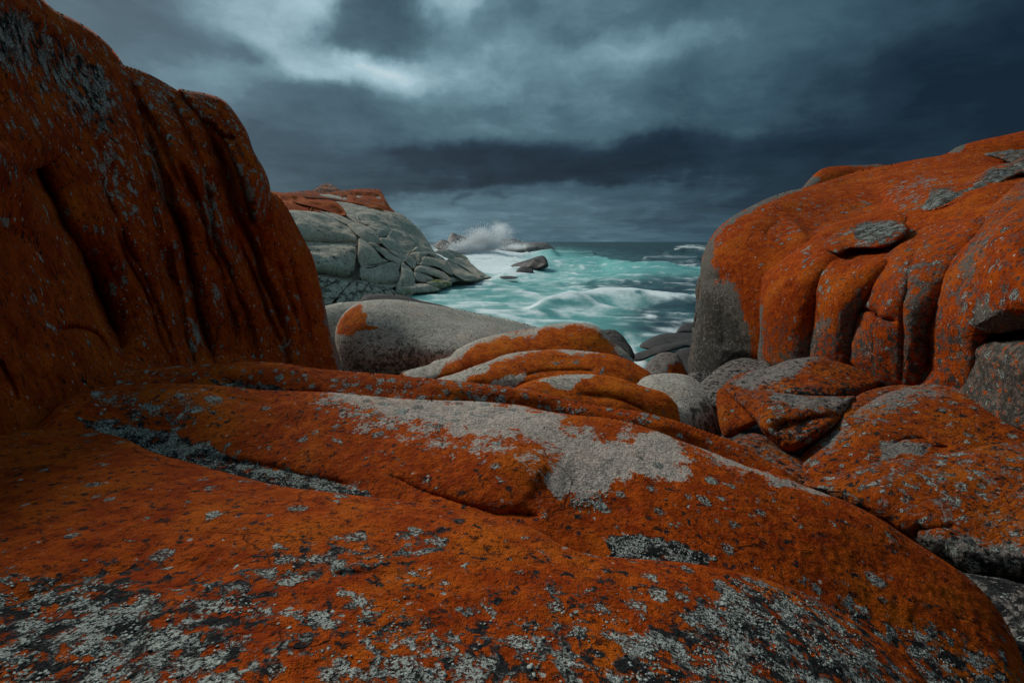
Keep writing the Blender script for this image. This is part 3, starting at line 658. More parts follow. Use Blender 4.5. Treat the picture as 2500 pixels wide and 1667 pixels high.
single('boulder', 'long whaleback boulder with grey crest and orange flank below the sea', 'boulder',
       fr('Z2', (905, 1510), (925, 1475), (960, 1440), (1050, 1415), (1130, 1395)) + fr('Z3', (200, 1190), (300, 1165), (360, 1110), (450, 1060), (540, 1025), (700, 985), (850, 960), (980, 940), (1080, 915), (1200, 903), (1330, 902), (1400, 915), (1470, 950), (1500, 985), (1560, 1050), (1640, 1110), (1690, 1160), (1720, 1205), (1740, 1300), (1500, 1420), (900, 1480), (300, 1480), (-60, 1430)),
       [(990, 915, 8.5), (1100, 880, 8.8), (1250, 850, 9.0), (1400, 790, 9.7), (1300, 800, 9.6), (1400, 860, 8.9), (1500, 850, 9.2), (1540, 900, 9.0), (1200, 920, 8.4), (1400, 920, 8.6)], M_WHALE,
       r=45, pitch=2.6, base=(.97, .12, .08, 0), under=.5, k=1.5, back=1.6, lump=(.05, .9), fine=(.006, .14), group=MB,
       paint=[('o', fr('Z3', (-60, 1500), (-60, 1180), (300, 1120), (540, 1000), (850, 940), (1200, 880), (1420, 890), (1560, 1020), (1800, 1200), (1720, 1260), (1600, 1160), (1570, 1100), (1480, 1020), (1440, 970), (1340, 940), (1250, 945), (1170, 965), (1020, 960), (850, 990), (700, 1020), (600, 1040), (500, 1085), (440, 1110), (370, 1160), (290, 1195), (240, 1225), (230, 1300), (150, 1340), (100, 1500)), .06, 24),
              ('b', fr('Z3', (1480, 1000), (1600, 1080), (1760, 1240), (1560, 1240)), .35, 20)])
single('boulder', 'small dark wet boulder at the right end of the whaleback, against the water', 'boulder',
       fr('Z3', (1440, 980), (1490, 958), (1540, 953), (1580, 962), (1630, 1000), (1670, 1055), (1705, 1105), (1720, 1180), (1600, 1240), (1480, 1200), (1420, 1080)),
       [(1480, 820, 10.5), (1540, 860, 10.0), (1500, 870, 9.9)], M_DARK, r=30, pitch=2.6, base=(.05, .02, .3, 0), k=1.3, back=.9, group=MB)
single('boulder', 'middle whaleback boulder with pale grey crest and white lichen spots on orange', 'boulder',
       fr('Z3', (150, 1370), (230, 1325), (350, 1290), (480, 1240), (600, 1200), (720, 1150), (850, 1125), (1000, 1112), (1200, 1107), (1380, 1123), (1550, 1145), (1680, 1190), (1790, 1250), (1850, 1300), (1850, 1400), (1600, 1500), (900, 1540), (300, 1480)),
       [(1080, 920, 7.0), (1250, 890, 7.3), (1380, 860, 7.8), (1500, 880, 7.6), (1580, 915, 7.4), (1400, 930, 7.0), (1250, 940, 6.9)], M_WHALE,
       r=38, pitch=2.6, base=(.95, .14, .10, 0), under=.4, k=1.5, back=1.4, lump=(.05, .7), fine=(.006, .12), group=MB, grooves=[(fr('Z3', (860, 1310), (1050, 1280), (1280, 1275), (1450, 1290)), 5, .07)],
       paint=[('o', fr('Z3', (100, 1420), (200, 1300), (600, 1170), (850, 1100), (1200, 1090), (1450, 1115), (1380, 1138), (1200, 1135), (1000, 1142), (880, 1160), (830, 1190), (700, 1230), (560, 1270), (420, 1320), (380, 1420)), .07, 24),
              ('o', fr('Z3', (600, 1350), (760, 1300), (900, 1280), (880, 1330), (800, 1400), (640, 1400)), .15, 9),
              ('g', fr('Z3', (1090, 1200), (1260, 1180), (1320, 1200), (1220, 1240), (1100, 1230)), .50, 7), ('g', fr('Z3', (1450, 1270), (1480, 1240), (1495, 1290), (1460, 1300)), .9, 3), ('g', fr('Z3', (1250, 1190), (1290, 1180), (1300, 1205), (1265, 1215)), .85, 3)])
single('boulder', 'nearest whaleback boulder, orange with a bare pale patch on top', 'boulder',
       fr('Z6', (820, 230), (890, 178), (960, 150), (1040, 130), (1150, 122), (1280, 125), (1370, 140), (1440, 165), (1500, 185), (1570, 205), (1620, 240), (1660, 290), (1680, 340), (1680, 420), (1400, 450), (1000, 400), (820, 330)),
       [(1270, 935, 5.9), (1400, 920, 6.3), (1500, 925, 6.3), (1600, 960, 6.2), (1660, 1010, 6.0), (1400, 990, 5.75), (1550, 1010, 5.8)], M_WHALE,
       r=34, pitch=2.6, base=(.95, .14, .12, 0), under=.35, k=1.5, back=1.2, lump=(.045, .6), fine=(.006, .1), group=MB, grooves=[(fr('Z6', (1150, 225), (1300, 222), (1370, 245), (1420, 272), (1520, 300)), 5, .08)],
       paint=[('o', fr('Z6', (980, 160), (1030, 140), (1150, 112), (1260, 112), (1240, 130), (1190, 140), (1140, 190), (1060, 190), (1030, 165)), .06, 12), ('g', fr('Z6', (1430, 200), (1500, 190), (1510, 220), (1480, 240)), .5, 7)])
single('boulder', 'round pale grey boulder at the right end of the orange whalebacks', 'boulder',
       fr('Z6', (1440, 190), (1455, 160), (1480, 137), (1530, 121), (1610, 117), (1680, 126)) + fr('Z7', (200, 155), (250, 195), (280, 240), (296, 300), (312, 400), (290, 470), (150, 480), (20, 420), (-70, 300)),
       [(1600, 930, 6.7), (1680, 930, 6.8), (1730, 1000, 6.3), (1650, 1020, 6.0), (1600, 1000, 6.1)], M_WHALE, r=75, pitch=2.4, base=(0, .02, .04, 0), under=.5, k=1.2, back=1.0, lump=(.02, .6), fine=(.005, .08), group=MB,
       paint=[('b', fr('Z7', (130, 260), (260, 220), (320, 420), (200, 430)), .42, 16)])
single('boulder', 'brown rounded boulder standing behind the pale grey one, orange at its right', 'boulder',
       fr('Z3', (1790, 1280), (1808, 1235), (1840, 1190), (1890, 1147), (1950, 1128), (2020, 1135), (2070, 1170), (2100, 1230), (2130, 1310), (2130, 1420), (1900, 1450), (1790, 1380)),
       [(1600, 870, 8.5), (1650, 870, 8.5), (1620, 910, 8.1), (1670, 910, 8.2)], M_BOULD, r=40, pitch=2.4, base=(.22, .04, .22, 0), k=1.3, back=.8, lump=(.05, .5), fine=(.012, .1), group=MB,
       paint=[('o', fr('Z3', (1960, 1230), (2080, 1200), (2140, 1330), (2000, 1330)), .85, 10)])

# ------------------------------------------------------------------ dark shelves at the water's edge
SR = 'dark wet shelves at the water edge'
single('shore_shelf', 'upper dark wet rock shelf washed by foam, left of the right outcrop', 'rock shelf',
       fr('M', (830, 1110), (880, 1070), (950, 1030), (1050, 1000), (1180, 990), (1330, 990), (1480, 1010), (1480, 1120), (1300, 1120), (1100, 1130), (960, 1150), (860, 1140)),
       [(1565, 845, 21.0), (1650, 815, 22.5), (1720, 820, 22.5), (1640, 850, 20.4), (1720, 850, 20.2)], M_WET, r=16, pitch=2.2, base=(0, 0, .1, 0), k=1.8, back=1.6, lump=(.1, 1.2), fine=(.02, .3), group=SR)
single('shore_shelf', 'lower dark wet rock shelf slanting behind the brown boulder', 'rock shelf',
       fr('M', (740, 1230), (800, 1185), (900, 1150), (1020, 1110), (1150, 1080), (1330, 1055), (1480, 1040), (1480, 1200), (1320, 1130), (1200, 1150), (1080, 1180), (960, 1210), (860, 1255), (780, 1262)),
       [(1550, 870, 18.0), (1640, 840, 18.8), (1720, 830, 19.3), (1640, 870, 17.6), (1720, 855, 18.2)], M_WET, r=12, pitch=2.2, base=(0, 0, .1, 0), k=2.0, back=1.4, lump=(.08, 1.0), fine=(.02, .3), group=SR)
single('shore_shelf', 'smooth grey wet shelf nearest the foot of the right outcrop', 'rock shelf',
       fr('M', (1130, 1220), (1200, 1160), (1300, 1130), (1480, 1110), (1480, 1500), (1250, 1500), (1130, 1380)),
       [(1660, 850, 14.5), (1720, 845, 15.0), (1660, 920, 12.5), (1720, 920, 12.5)], M_WET, r=20, pitch=3, base=(0, 0, .05, 0), k=1.4, back=1.2, lump=(.06, 1.0), group=SR)
single('shore_shelf', 'small reddish wet rock at the sea side of the right outcrop', 'rock shelf',
       fr('M', (1180, 1000), (1230, 920), (1290, 895), (1400, 890), (1480, 900), (1480, 1010), (1330, 1000)),
       [(1660, 795, 25), (1720, 795, 25.5), (1680, 812, 24)], M_WET, r=14, pitch=2.4, base=(0, 0, .1, 0), k=1.5, back=1.2, lump=(.1, 1.0), group=SR)

# ------------------------------------------------------------------ the buttressed outcrop on the right
RC = Spline([(1690, 930, 9.3), (1700, 700, 9.8), (1760, 540, 10.6), (1960, 455, 11.6), (2150, 405, 11.6), (2500, 360, 10.5), (2900, 330, 9.5), (1860, 920, 8.5), (1868, 670, 8.7), (1990, 920, 7.6), (2015, 640, 7.8), (2135, 530, 9.0), (2100, 920, 6.9),
             (2160, 630, 7.1), (2280, 930, 6.0), (2336, 612, 6.4), (2450, 930, 5.2), (2450, 568, 5.9), (2900, 900, 4.0), (2900, 600, 4.6), (2300, 470, 8.4), (2500, 430, 8.0)])
rc = empty('buttressed_outcrop', (6.5, 8.0, 1.6), label='massive orange outcrop on the right, its face split into rounded buttresses', cat='outcrop')
BR = (.93, .10, .10, 0)
rock('main_dome', fr('Z4', (150, 1500), (180, 1370), (200, 1240), (222, 1080), (238, 960), (243, 860), (250, 760), (275, 680), (305, 625), (350, 570), (430, 508), (520, 458), (620, 410), (720, 375), (800, 358), (880, 335), (1000, 296), (1120, 258), (1250, 236), (1400, 205), (1560, 180), (1700, 160), (1850, 158), (2016, 165), (2400, 180), (2900, 260), (2900, 1600), (1500, 1600), (900, 1500)),
     RC, M_RIGHT, rc, r=120, pitch=3.2, base=(.97, .16, .05, 0), k=1.35, back=2.5, lump=(.10, 1.4), fine=(.008, .14),
     grooves=[(fr('Z4', (600, 620), (640, 570), (700, 530)), 10, .10), (fr('Z4', (800, 620), (950, 520), (1150, 460), (1300, 400)), 60, .30), (fr('Z4', (350, 800), (380, 1000), (370, 1250)), 30, .12)],
     bumps=[(1860, 480, 150, 60, .35)],
     paint=[('o', fr('Z4', (140, 1520), (200, 1000), (240, 800), (280, 680), (320, 700), (330, 860), (400, 850), (440, 870), (455, 1030), (500, 1120), (540, 1240), (555, 1520)), .06, 30),
            ('b', fr('Z4', (140, 1520), (240, 900), (360, 900), (420, 1000), (540, 1280), (550, 1520)), .55, 25), ('o', fr('Z4', (300, 640), (430, 500), (620, 395), (800, 345), (800, 372), (640, 425), (450, 535), (340, 620)), .12, 9),  # grey granite foot; black mask paints shade onto this sunlit side
            ('o', fr('Z4', (230, 760), (280, 650), (330, 620), (330, 700), (300, 760), (300, 900), (250, 900)), .25, 10),
            ('g', fr('Z4', (560, 470), (1100, 400), (1500, 280), (1500, 330), (1000, 500), (760, 620), (700, 660)), .33, 40), ('g', fr('Z4', (1300, 330), (1500, 280), (1650, 320), (1500, 400), (1350, 500), (1290, 460)), .52, 16)])
rock('rear_lobe', fr('Z4', (760, 400), (800, 358), (835, 318), (875, 278), (925, 248), (1000, 236), (1150, 231), (1260, 231), (1400, 300), (1300, 420), (900, 460)),
     [(1960, 450, 12.4), (2050, 410, 12.8), (2150, 410, 12.8), (2000, 480, 12)], M_RIGHT, rc, r=22, pitch=3, base=(.92, .05, .05, 0), k=1.5, back=1.5,
     paint=[('o', fr('Z4', (770, 400), (800, 350), (860, 290), (900, 300), (900, 320), (840, 350)), .12, 6), ('o', fr('Z4', (1040, 226), (1240, 226), (1240, 236), (1040, 237)), .1, 3)])
rock('crest', fr('Z4', (1540, 200), (1600, 165), (1650, 133), (1720, 110), (1800, 90), (1900, 70), (2016, 45), (2300, -10), (2700, -40), (2700, 250), (1700, 260)),
     [(2330, 370, 11.6), (2500, 330, 11.2), (2800, 300, 10.5), (2500, 400, 10.6)], M_RIGHT, rc, r=30, pitch=4, base=(.92, .10, .05, 0), k=1.5, back=2,
     paint=[('o', fr('Z4', (1590, 160), (1660, 120), (1700, 125), (1660, 165)), .1, 5)])
rock('upper_ledge', fr('Z4', (1800, 175), (1850, 160), (1930, 150), (2016, 145), (2300, 130), (2600, 150), (2600, 260), (2016, 230), (1900, 205)),
     [(2430, 375, 9.9), (2500, 370, 9.7), (2700, 370, 9), (2500, 400, 9.4)], M_RIGHT, rc, r=14, pitch=3, base=(.4, .5, .4, 0), k=1.5, back=1)
rock('lichen_ledge', fr('Z4', (1375, 500), (1400, 440), (1440, 420), (1475, 362), (1560, 333), (1640, 345), (1750, 292), (1850, 240), (1950, 215), (2016, 190), (2300, 130), (2600, 120), (2600, 330), (2200, 330), (2016, 280), (1850, 350), (1700, 420), (1560, 478), (1440, 500)),
     RC, M_RIGHT, rc, r=34, pitch=3, off=-.26, base=(.80, .34, .22, 0), k=1.3, back=1.2, lump=(.10, .5), fine=(.03, .12),
     paint=[('o', fr('Z4', (1440, 490), (1480, 400), (1560, 360), (1650, 365), (1850, 270), (2016, 220), (2400, 160), (2400, 260), (2016, 260), (1850, 320), (1700, 390), (1560, 450)), .15, 16), ('gb', fr('Z4', (1440, 490), (1480, 400), (1560, 360), (1650, 365), (1850, 270), (2016, 220), (2400, 160), (2400, 260), (2016, 260), (1850, 320), (1700, 390), (1560, 450)), .62, 16)])
rock('buttress', fr('Z4', (560, 1330), (566, 1150), (566, 1000), (573, 880), (600, 812), (680, 748), (780, 680), (860, 622), (960, 560), (1080, 520), (1200, 482), (1320, 470), (1400, 520), (1300, 660), (1100, 760), (950, 900), (920, 1100), (880, 1400), (700, 1450)),
     RC, M_RIGHT, rc, r=95, pitch=3, off=-.42, base=BR, k=1.3, back=1.2, lump=(.07, .9), fine=(.009, .13),
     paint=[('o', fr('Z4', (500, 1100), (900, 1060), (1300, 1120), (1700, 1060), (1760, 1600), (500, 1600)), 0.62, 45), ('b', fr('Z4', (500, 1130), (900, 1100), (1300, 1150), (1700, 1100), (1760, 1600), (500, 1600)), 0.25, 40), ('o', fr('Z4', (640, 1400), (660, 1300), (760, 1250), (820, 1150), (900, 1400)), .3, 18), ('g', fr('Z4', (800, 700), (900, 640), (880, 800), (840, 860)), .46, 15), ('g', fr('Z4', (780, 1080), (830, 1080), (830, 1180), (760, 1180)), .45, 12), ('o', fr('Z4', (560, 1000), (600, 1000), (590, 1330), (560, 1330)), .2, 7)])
rock('buttress', fr('Z4', (790, 1330), (806, 1250), (830, 1150), (848, 1050), (850, 940), (868, 860), (895, 785), (935, 735), (1000, 712), (1100, 690), (1250, 680), (1350, 640), (1400, 700), (1280, 860), (1200, 1000), (1140, 1120), (1120, 1400), (900, 1420)),
     RC, M_RIGHT, rc, r=90, pitch=3, off=-.55, base=(.80, .16, .16, 0), k=1.3, back=1.1, lump=(.07, .8), fine=(.010, .12),
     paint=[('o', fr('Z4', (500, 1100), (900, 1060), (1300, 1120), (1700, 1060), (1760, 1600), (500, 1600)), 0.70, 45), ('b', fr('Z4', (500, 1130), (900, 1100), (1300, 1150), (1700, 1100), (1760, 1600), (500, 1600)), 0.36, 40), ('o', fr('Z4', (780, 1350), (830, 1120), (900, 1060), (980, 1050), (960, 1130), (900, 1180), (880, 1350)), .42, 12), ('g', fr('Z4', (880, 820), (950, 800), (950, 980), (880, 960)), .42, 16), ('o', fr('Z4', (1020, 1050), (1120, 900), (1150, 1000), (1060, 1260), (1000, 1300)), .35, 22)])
rock('flake', fr('Z4', (918, 676), (945, 632), (1000, 592), (1080, 552), (1180, 536), (1280, 530), (1360, 547), (1388, 590), (1335, 645), (1250, 682), (1150, 686), (1060, 692), (1012, 717), (960, 706)),
     RC, M_RIGHT, rc, r=32, pitch=2.6, off=-.74, base=(.72, .36, .22, 0), k=1.3, back=.9, lump=(.05, .5), fine=(.015, .1),
     paint=[('gb', fr('Z4', (1080, 570), (1180, 545), (1300, 545), (1370, 580), (1300, 640), (1180, 670), (1090, 620)), .68, 10), ('o', fr('Z4', (910, 680), (1000, 640), (1080, 660), (1010, 720), (940, 710)), .75, 9)])
rock('buttress', fr('Z4', (1020, 1330), (1030, 1250), (1045, 1170), (1080, 1090), (1098, 1025), (1138, 925), (1178, 828), (1240, 742), (1310, 672), (1400, 602), (1520, 548), (1650, 525), (1790, 515), (1850, 560), (1750, 700), (1650, 900), (1580, 1100), (1540, 1300), (1480, 1500), (1200, 1500)),
     RC, M_RIGHT, rc, r=95, pitch=3, off=-.68, base=(.66, .24, .22, 0), k=1.4, back=1.1, lump=(.08, .7), fine=(.012, .12),
     grooves=[(fr('Z4', (1260, 760), (1230, 900), (1215, 1000), (1200, 1150), (1190, 1400)), 4, .03), (fr('Z4', (1450, 650), (1400, 800), (1370, 1000), (1350, 1250), (1340, 1450)), 5, .05), (fr('Z4', (1095, 1035), (1150, 1020), (1200, 1030), (1240, 1062), (1340, 1082)), 6, .18)], bumps=[(2180, 640, 60, 60, .1)],
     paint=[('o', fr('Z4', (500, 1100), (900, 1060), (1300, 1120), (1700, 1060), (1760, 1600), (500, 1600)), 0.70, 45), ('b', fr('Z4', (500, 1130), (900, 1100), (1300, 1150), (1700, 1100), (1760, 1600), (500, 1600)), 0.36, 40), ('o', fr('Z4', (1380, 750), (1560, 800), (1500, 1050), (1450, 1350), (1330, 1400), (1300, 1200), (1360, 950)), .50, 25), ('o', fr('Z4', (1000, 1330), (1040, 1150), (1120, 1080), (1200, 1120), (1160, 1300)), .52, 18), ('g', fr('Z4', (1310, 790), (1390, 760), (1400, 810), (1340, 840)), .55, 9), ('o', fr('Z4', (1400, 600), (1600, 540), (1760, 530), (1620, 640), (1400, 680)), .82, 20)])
rock('buttress', fr('Z4', (1390, 1480), (1420, 1380), (1450, 1300), (1468, 1200), (1470, 1100), (1510, 1000), (1540, 910), (1568, 810), (1618, 700), (1695, 605), (1800, 500), (1880, 420), (1960, 350), (2040, 290), (2300, 200), (2400, 300), (2150, 500), (1950, 800), (1880, 1100), (1800, 1500), (1600, 1560)),
     RC, M_RIGHT, rc, r=80, pitch=3, off=-.72, base=(.62, .22, .25, 0), k=1.5, back=1.1, lump=(.07, .7), fine=(.012, .12),
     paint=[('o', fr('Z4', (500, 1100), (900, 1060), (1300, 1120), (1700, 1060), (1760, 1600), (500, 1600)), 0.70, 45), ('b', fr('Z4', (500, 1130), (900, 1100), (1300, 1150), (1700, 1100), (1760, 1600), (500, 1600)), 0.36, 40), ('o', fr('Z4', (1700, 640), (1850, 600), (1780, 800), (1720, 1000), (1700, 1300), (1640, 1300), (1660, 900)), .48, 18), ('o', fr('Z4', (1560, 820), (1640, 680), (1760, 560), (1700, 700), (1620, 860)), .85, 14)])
rock('overhang', fr('Z4', (1712, 1125), (1715, 1050), (1722, 980), (1755, 870), (1800, 735), (1850, 605), (1910, 512), (2016, 395), (2200, 250), (2500, 150), (2900, 150), (2900, 1150), (2300, 1110), (2016, 1128), (1900, 1148), (1780, 1150)),
     RC, M_RIGHT, rc, r=85, pitch=3.2, off=-.98, base=(.70, .25, .24, 0), k=1.4, back=1.3, lump=(.08, .7), fine=(.012, .12),
     paint=[('o', fr('Z4', (1700, 1150), (1730, 980), (1800, 1000), (1900, 1060), (2200, 1040), (2200, 1160)), .2, 20)])
rock('foot_block', fr('Z4', (1640, 1480), (1670, 1400), (1695, 1280), (1715, 1205), (1780, 1185), (1900, 1192), (2016, 1180), (2300, 1160), (2900, 1160), (2900, 1800), (1700, 1700)),
     RC, M_RIGHT, rc, r=85, pitch=3.4, off=-.85, base=(.40, .2, .42, 0), k=1.3, back=1.2, lump=(.08, .7), fine=(.014, .12))
rock('sea_flank', fr('M', (1290, 1300), (1320, 1130), (1330, 980), (1340, 900), (1358, 780), (1368, 680), (1360, 600), (1372, 520), (1405, 440), (1480, 420), (1600, 700), (1600, 1400), (1350, 1420)),
     [(1700, 720, 11.0), (1690, 900, 10.6), (1760, 800, 10.6)], M_RIGHT, rc, r=18, pitch=2.6, base=(.05, .05, .3, 0), k=1.6, back=1.2, grooves=[(fr('M', (1420, 790), (1370, 880), (1345, 960)), 5, .15)])

# ------------------------------------------------------------------ jumble of boulders below the outcrop
JG = 'boulders heaped below the right outcrop'
JC = Spline([(1750, 980, 5.7), (1800, 930, 6.3), (2000, 880, 6.6), (2150, 915, 6.3), (1930, 1090, 4.7), (1850, 1020, 5.1), (2080, 980, 5.3), (2000, 950, 5.5), (1780, 1060, 5.3)])
jr = empty('lichen_boulder', tuple(CAM + rays(1930, 1080) * 5.0 - np.array((0, 0, .1))), label='blocky orange boulder with a jutting snout, heaped below the right outcrop', cat='boulder', group=JG)
rock('upper_layer', fr('Z7', (330, 175), (370, 130), (440, 107), (540, 85), (620, 56), (720, 41), (860, 33), (950, 31), (1010, 60), (1060, 100), (1088, 135), (1070, 165), (1000, 200), (930, 230), (820, 240), (700, 235), (560, 225), (420, 215)),
     JC, M_BOULD, jr, r=36, pitch=2.8, off=.0, base=(.62, .24, .30, 0), k=1.4, back=1.2, lump=(.06, .5), fine=(.016, .1),
     paint=[('o', fr('Z7', (350, 170), (450, 105), (640, 50), (760, 40), (600, 130), (480, 170)), .12, 14), ('o', fr('Z7', (600, 150), (800, 70), (1000, 70), (1060, 140), (900, 180), (700, 170)), .88, 14), ('b', fr('Z7', (560, 200), (800, 190), (950, 190), (900, 240), (600, 235)), .5, 12)])
rock('lower_layer', fr('Z7', (318, 175), (350, 168), (430, 190), (560, 205), (700, 220), (850, 225), (940, 225), (912, 262), (882, 320), (850, 360), (800, 402), (740, 442), (690, 470), (640, 486), (590, 470), (540, 432), (500, 390), (465, 330), (400, 270), (340, 210)),
     JC, M_BOULD, jr, r=40, pitch=2.8, off=-.22, base=(.66, .26, .28, 0), k=1.5, back=1.0, lump=(.06, .4), fine=(.018, .1),
     grooves=[(fr('Z7', (550, 400), (580, 360), (680, 340), (780, 320), (880, 310)), 7, .10), (fr('Z7', (480, 240), (640, 250), (820, 250), (920, 240)), 7, .08)],
     paint=[('o', fr('Z7', (560, 210), (760, 240), (920, 235), (880, 300), (760, 280), (560, 250)), .15, 12), ('g', fr('Z7', (540, 280), (600, 260), (600, 320), (560, 330)), .6, 8), ('b', fr('Z7', (560, 360), (800, 320), (700, 400), (580, 440)), .45, 14)])
rock('left_flank', fr('Z7', (286, 215), (320, 180), (370, 200), (430, 270), (480, 340), (470, 360), (400, 395), (350, 420), (315, 405), (292, 320)),
     JC, M_BOULD, jr, r=28, pitch=2.8, off=.10, base=(.8, .14, .25, 0), k=1.3, back=.8, lump=(.04, .4), fine=(.012, .1))
single('lichen_boulder', 'dark brown rock wedged between pale boulder and outcrop foot', 'boulder',
       fr('Z7', (190, 190), (215, 160), (280, 102), (350, 60), (420, 45), (480, 55), (540, 70), (560, 160), (420, 260), (280, 280)),
       [(1720, 920, 7.4), (1800, 880, 8.0), (1870, 880, 8.0), (1780, 960, 6.8)], M_BOULD, r=34, pitch=3, base=(.08, .06, .34, 0), k=1.3, back=.9, lump=(.05, .5), group=JG)
single('lichen_boulder', 'small dark stone lodged right of the brown rounded boulder', 'boulder',
       fr('Z7', (135, 150), (155, 122), (200, 110), (245, 120), (270, 150), (240, 220), (160, 210)),
       [(1690, 910, 8.2), (1730, 915, 8.2), (1700, 950, 7.8)], M_BOULD, r=20, pitch=2.6, base=(.15, .05, .4, 0), k=1.2, back=.5, group=JG)
single('lichen_boulder', 'narrow orange ledge between the snouted boulder and the big right boulder', 'boulder',
       fr('Z7', (880, 320), (905, 265), (930, 232), (1000, 197), (1100, 176), (1195, 170), (1300, 180), (1300, 260), (1100, 330), (950, 380)),
       [(2090, 980, 5.2), (2180, 945, 5.6), (2250, 945, 5.5), (2150, 1000, 4.9)], M_BOULD, r=22, pitch=2.8, base=(.66, .2, .3, 0), k=1.4, back=.8, lump=(.05, .4), fine=(.014, .1), group=JG)
single('lichen_boulder', 'rust-brown stone in the gap under the snouted boulder', 'boulder',
       fr('Z7', (330, 460), (365, 430), (430, 400), (510, 405), (570, 450), (660, 490), (720, 520), (720, 640), (560, 640), (400, 580)),
       [(1800, 1090, 4.7), (1900, 1100, 4.7), (1850, 1140, 4.3)], M_BOULD, r=30, pitch=2.8, base=(.55, .1, .34, 0), k=1.3, back=.7, lump=(.05, .4), fine=(.014, .1), group=JG)
BC = Spline([(1940, 1160, 4.1), (2100, 1000, 4.7), (2300, 945, 5.0), (2500, 970, 4.6), (2800, 1000, 4.0), (2150, 1180, 3.75), (2400, 1100, 3.9), (2500, 1250, 3.3), (2250, 1330, 3.25), (2500, 1420, 2.9), (2800, 1300, 2.8), (2050, 1240, 3.7)])
br = empty('lichen_boulder', tuple(CAM + rays(2300, 1400) * 3.6 - np.array((0, 0, .3))), label='big domed orange and grey boulder at the right edge, above the slabs', cat='boulder', group=JG)
rock('upper_dome', fr('Z7', (630, 600), (640, 565), (662, 520), (720, 450), (800, 388), (880, 330), (980, 262), (1080, 212), (1180, 181), (1300, 162), (1420, 156), (1560, 180), (1727, 216), (2000, 280), (2300, 400), (2300, 800), (1700, 700), (1300, 760), (1000, 900), (800, 800)),
     BC, M_BOULD, br, r=90, pitch=3.2, off=.06, base=(.74, .24, .24, 0), k=1.3, back=1.2, lump=(.06, .7), fine=(.014, .08),
     grooves=[(fr('Z7', (1080, 460), (1180, 425), (1260, 430), (1300, 470), (1400, 465)), 6, .05)],
     paint=[('o', fr('Z7', (660, 480), (880, 310), (1080, 190), (1300, 150), (1480, 150), (1300, 230), (1050, 300), (900, 380), (780, 450)), .33, 40), ('g', fr('Z7', (820, 400), (1000, 280), (1250, 190), (1250, 260), (1000, 380), (860, 460)), .46, 26), ('o', fr('Z7', (1050, 460), (1180, 430), (1280, 460), (1240, 500), (1060, 520)), .15, 12)])
rock('lower_shelf', fr('Z7', (690, 640), (760, 600), (900, 560), (1050, 520), (1220, 490), (1350, 478), (1450, 462), (1600, 438), (1727, 425), (2000, 400), (2300, 420), (2300, 1150), (1727, 1092), (1600, 1075), (1450, 1045), (1350, 980), (1200, 900), (1000, 800), (800, 720)),
     BC, M_BOULD, br, r=70, pitch=3.2, off=-.10, base=(.64, .32, .26, 0), k=1.3, back=1.0, lump=(.05, .6), fine=(.014, .08),
     grooves=[(fr('Z7', (1220, 880), (1240, 840), (1300, 850), (1420, 840)), 6, .06)],
     paint=[('o', fr('Z7', (1230, 880), (1400, 900), (1727, 960), (2300, 960), (2300, 1200), (1300, 1100)), .15, 24), ('b', fr('Z7', (1230, 900), (1400, 920), (1727, 980), (2300, 980), (2300, 1200), (1300, 1100)), .58, 30), ('g', fr('Z7', (1330, 640), (1450, 640), (1430, 730), (1340, 720)), .60, 14), ('g', fr('Z7', (1250, 540), (1380, 500), (1380, 590), (1260, 590)), .52, 16),
            ('g', fr('Z7', (1000, 560), (1200, 560), (1300, 760), (1100, 760)), .42, 30), ('g', fr('Z7', (1270, 900), (1450, 900), (1450, 990), (1300, 960)), .5, 14)])
single('lichen_boulder', 'dark grey boulder in the bottom right corner below the big domed one', 'boulder',
       fr('Z7', (1400, 1060), (1460, 1046), (1530, 1052), (1600, 1064), (1727, 1094), (2000, 1120), (2300, 1200), (2300, 1900), (1700, 1900), (1450, 1400)),
       [(2400, 1410, 2.9), (2500, 1430, 2.8), (2800, 1480, 2.4), (2500, 1600, 2.4), (2350, 1550, 2.6)], M_BOULD, r=60, pitch=3.6, base=(.10, .30, .52, 0), k=1.2, back=.8, lump=(.05, .5), group=JG)

# ------------------------------------------------------------------ cracked granite headland beyond the cove
HC = Spline([(600, 500, 50), (700, 490, 56), (690, 740, 40), (830, 720, 43), (983, 724, 48), (880, 600, 50), (1050, 610, 62), (1100, 700, 54), (1195, 682, 66), (920, 455, 82), (700, 455, 72), (950, 520, 68), (1040, 560, 74), (800, 800, 38), (960, 520, 67), (1130, 640, 70)])
hd = empty('granite_headland', (-16, 56, -.5), label='pale cracked granite headland with orange lichen top across the cove', cat='headland')
GB = (.02, .01, .06, 0)
rock('bedrock', fr('H', (-500, 300), (100, 205), (420, 180), (880, 180), (1220, 175), (1300, 320), (1390, 425), (1590, 550), (1760, 745), (1850, 890), (1980, 980)) + fr('I', (600, 620), (820, 650), (960, 760), (1130, 850), (1180, 872), (1100, 900), (900, 930), (640, 930), (420, 1060), (0, 1130)) + fr('H', (1500, 1500), (1000, 1600), (-500, 1600)),
     HC, M_HEAD, hd, r=14, pitch=4, off=1.7, base=(.05, .01, .15, 0), k=2, back=14, lump=(.3, 4), fine=(.05, .7))
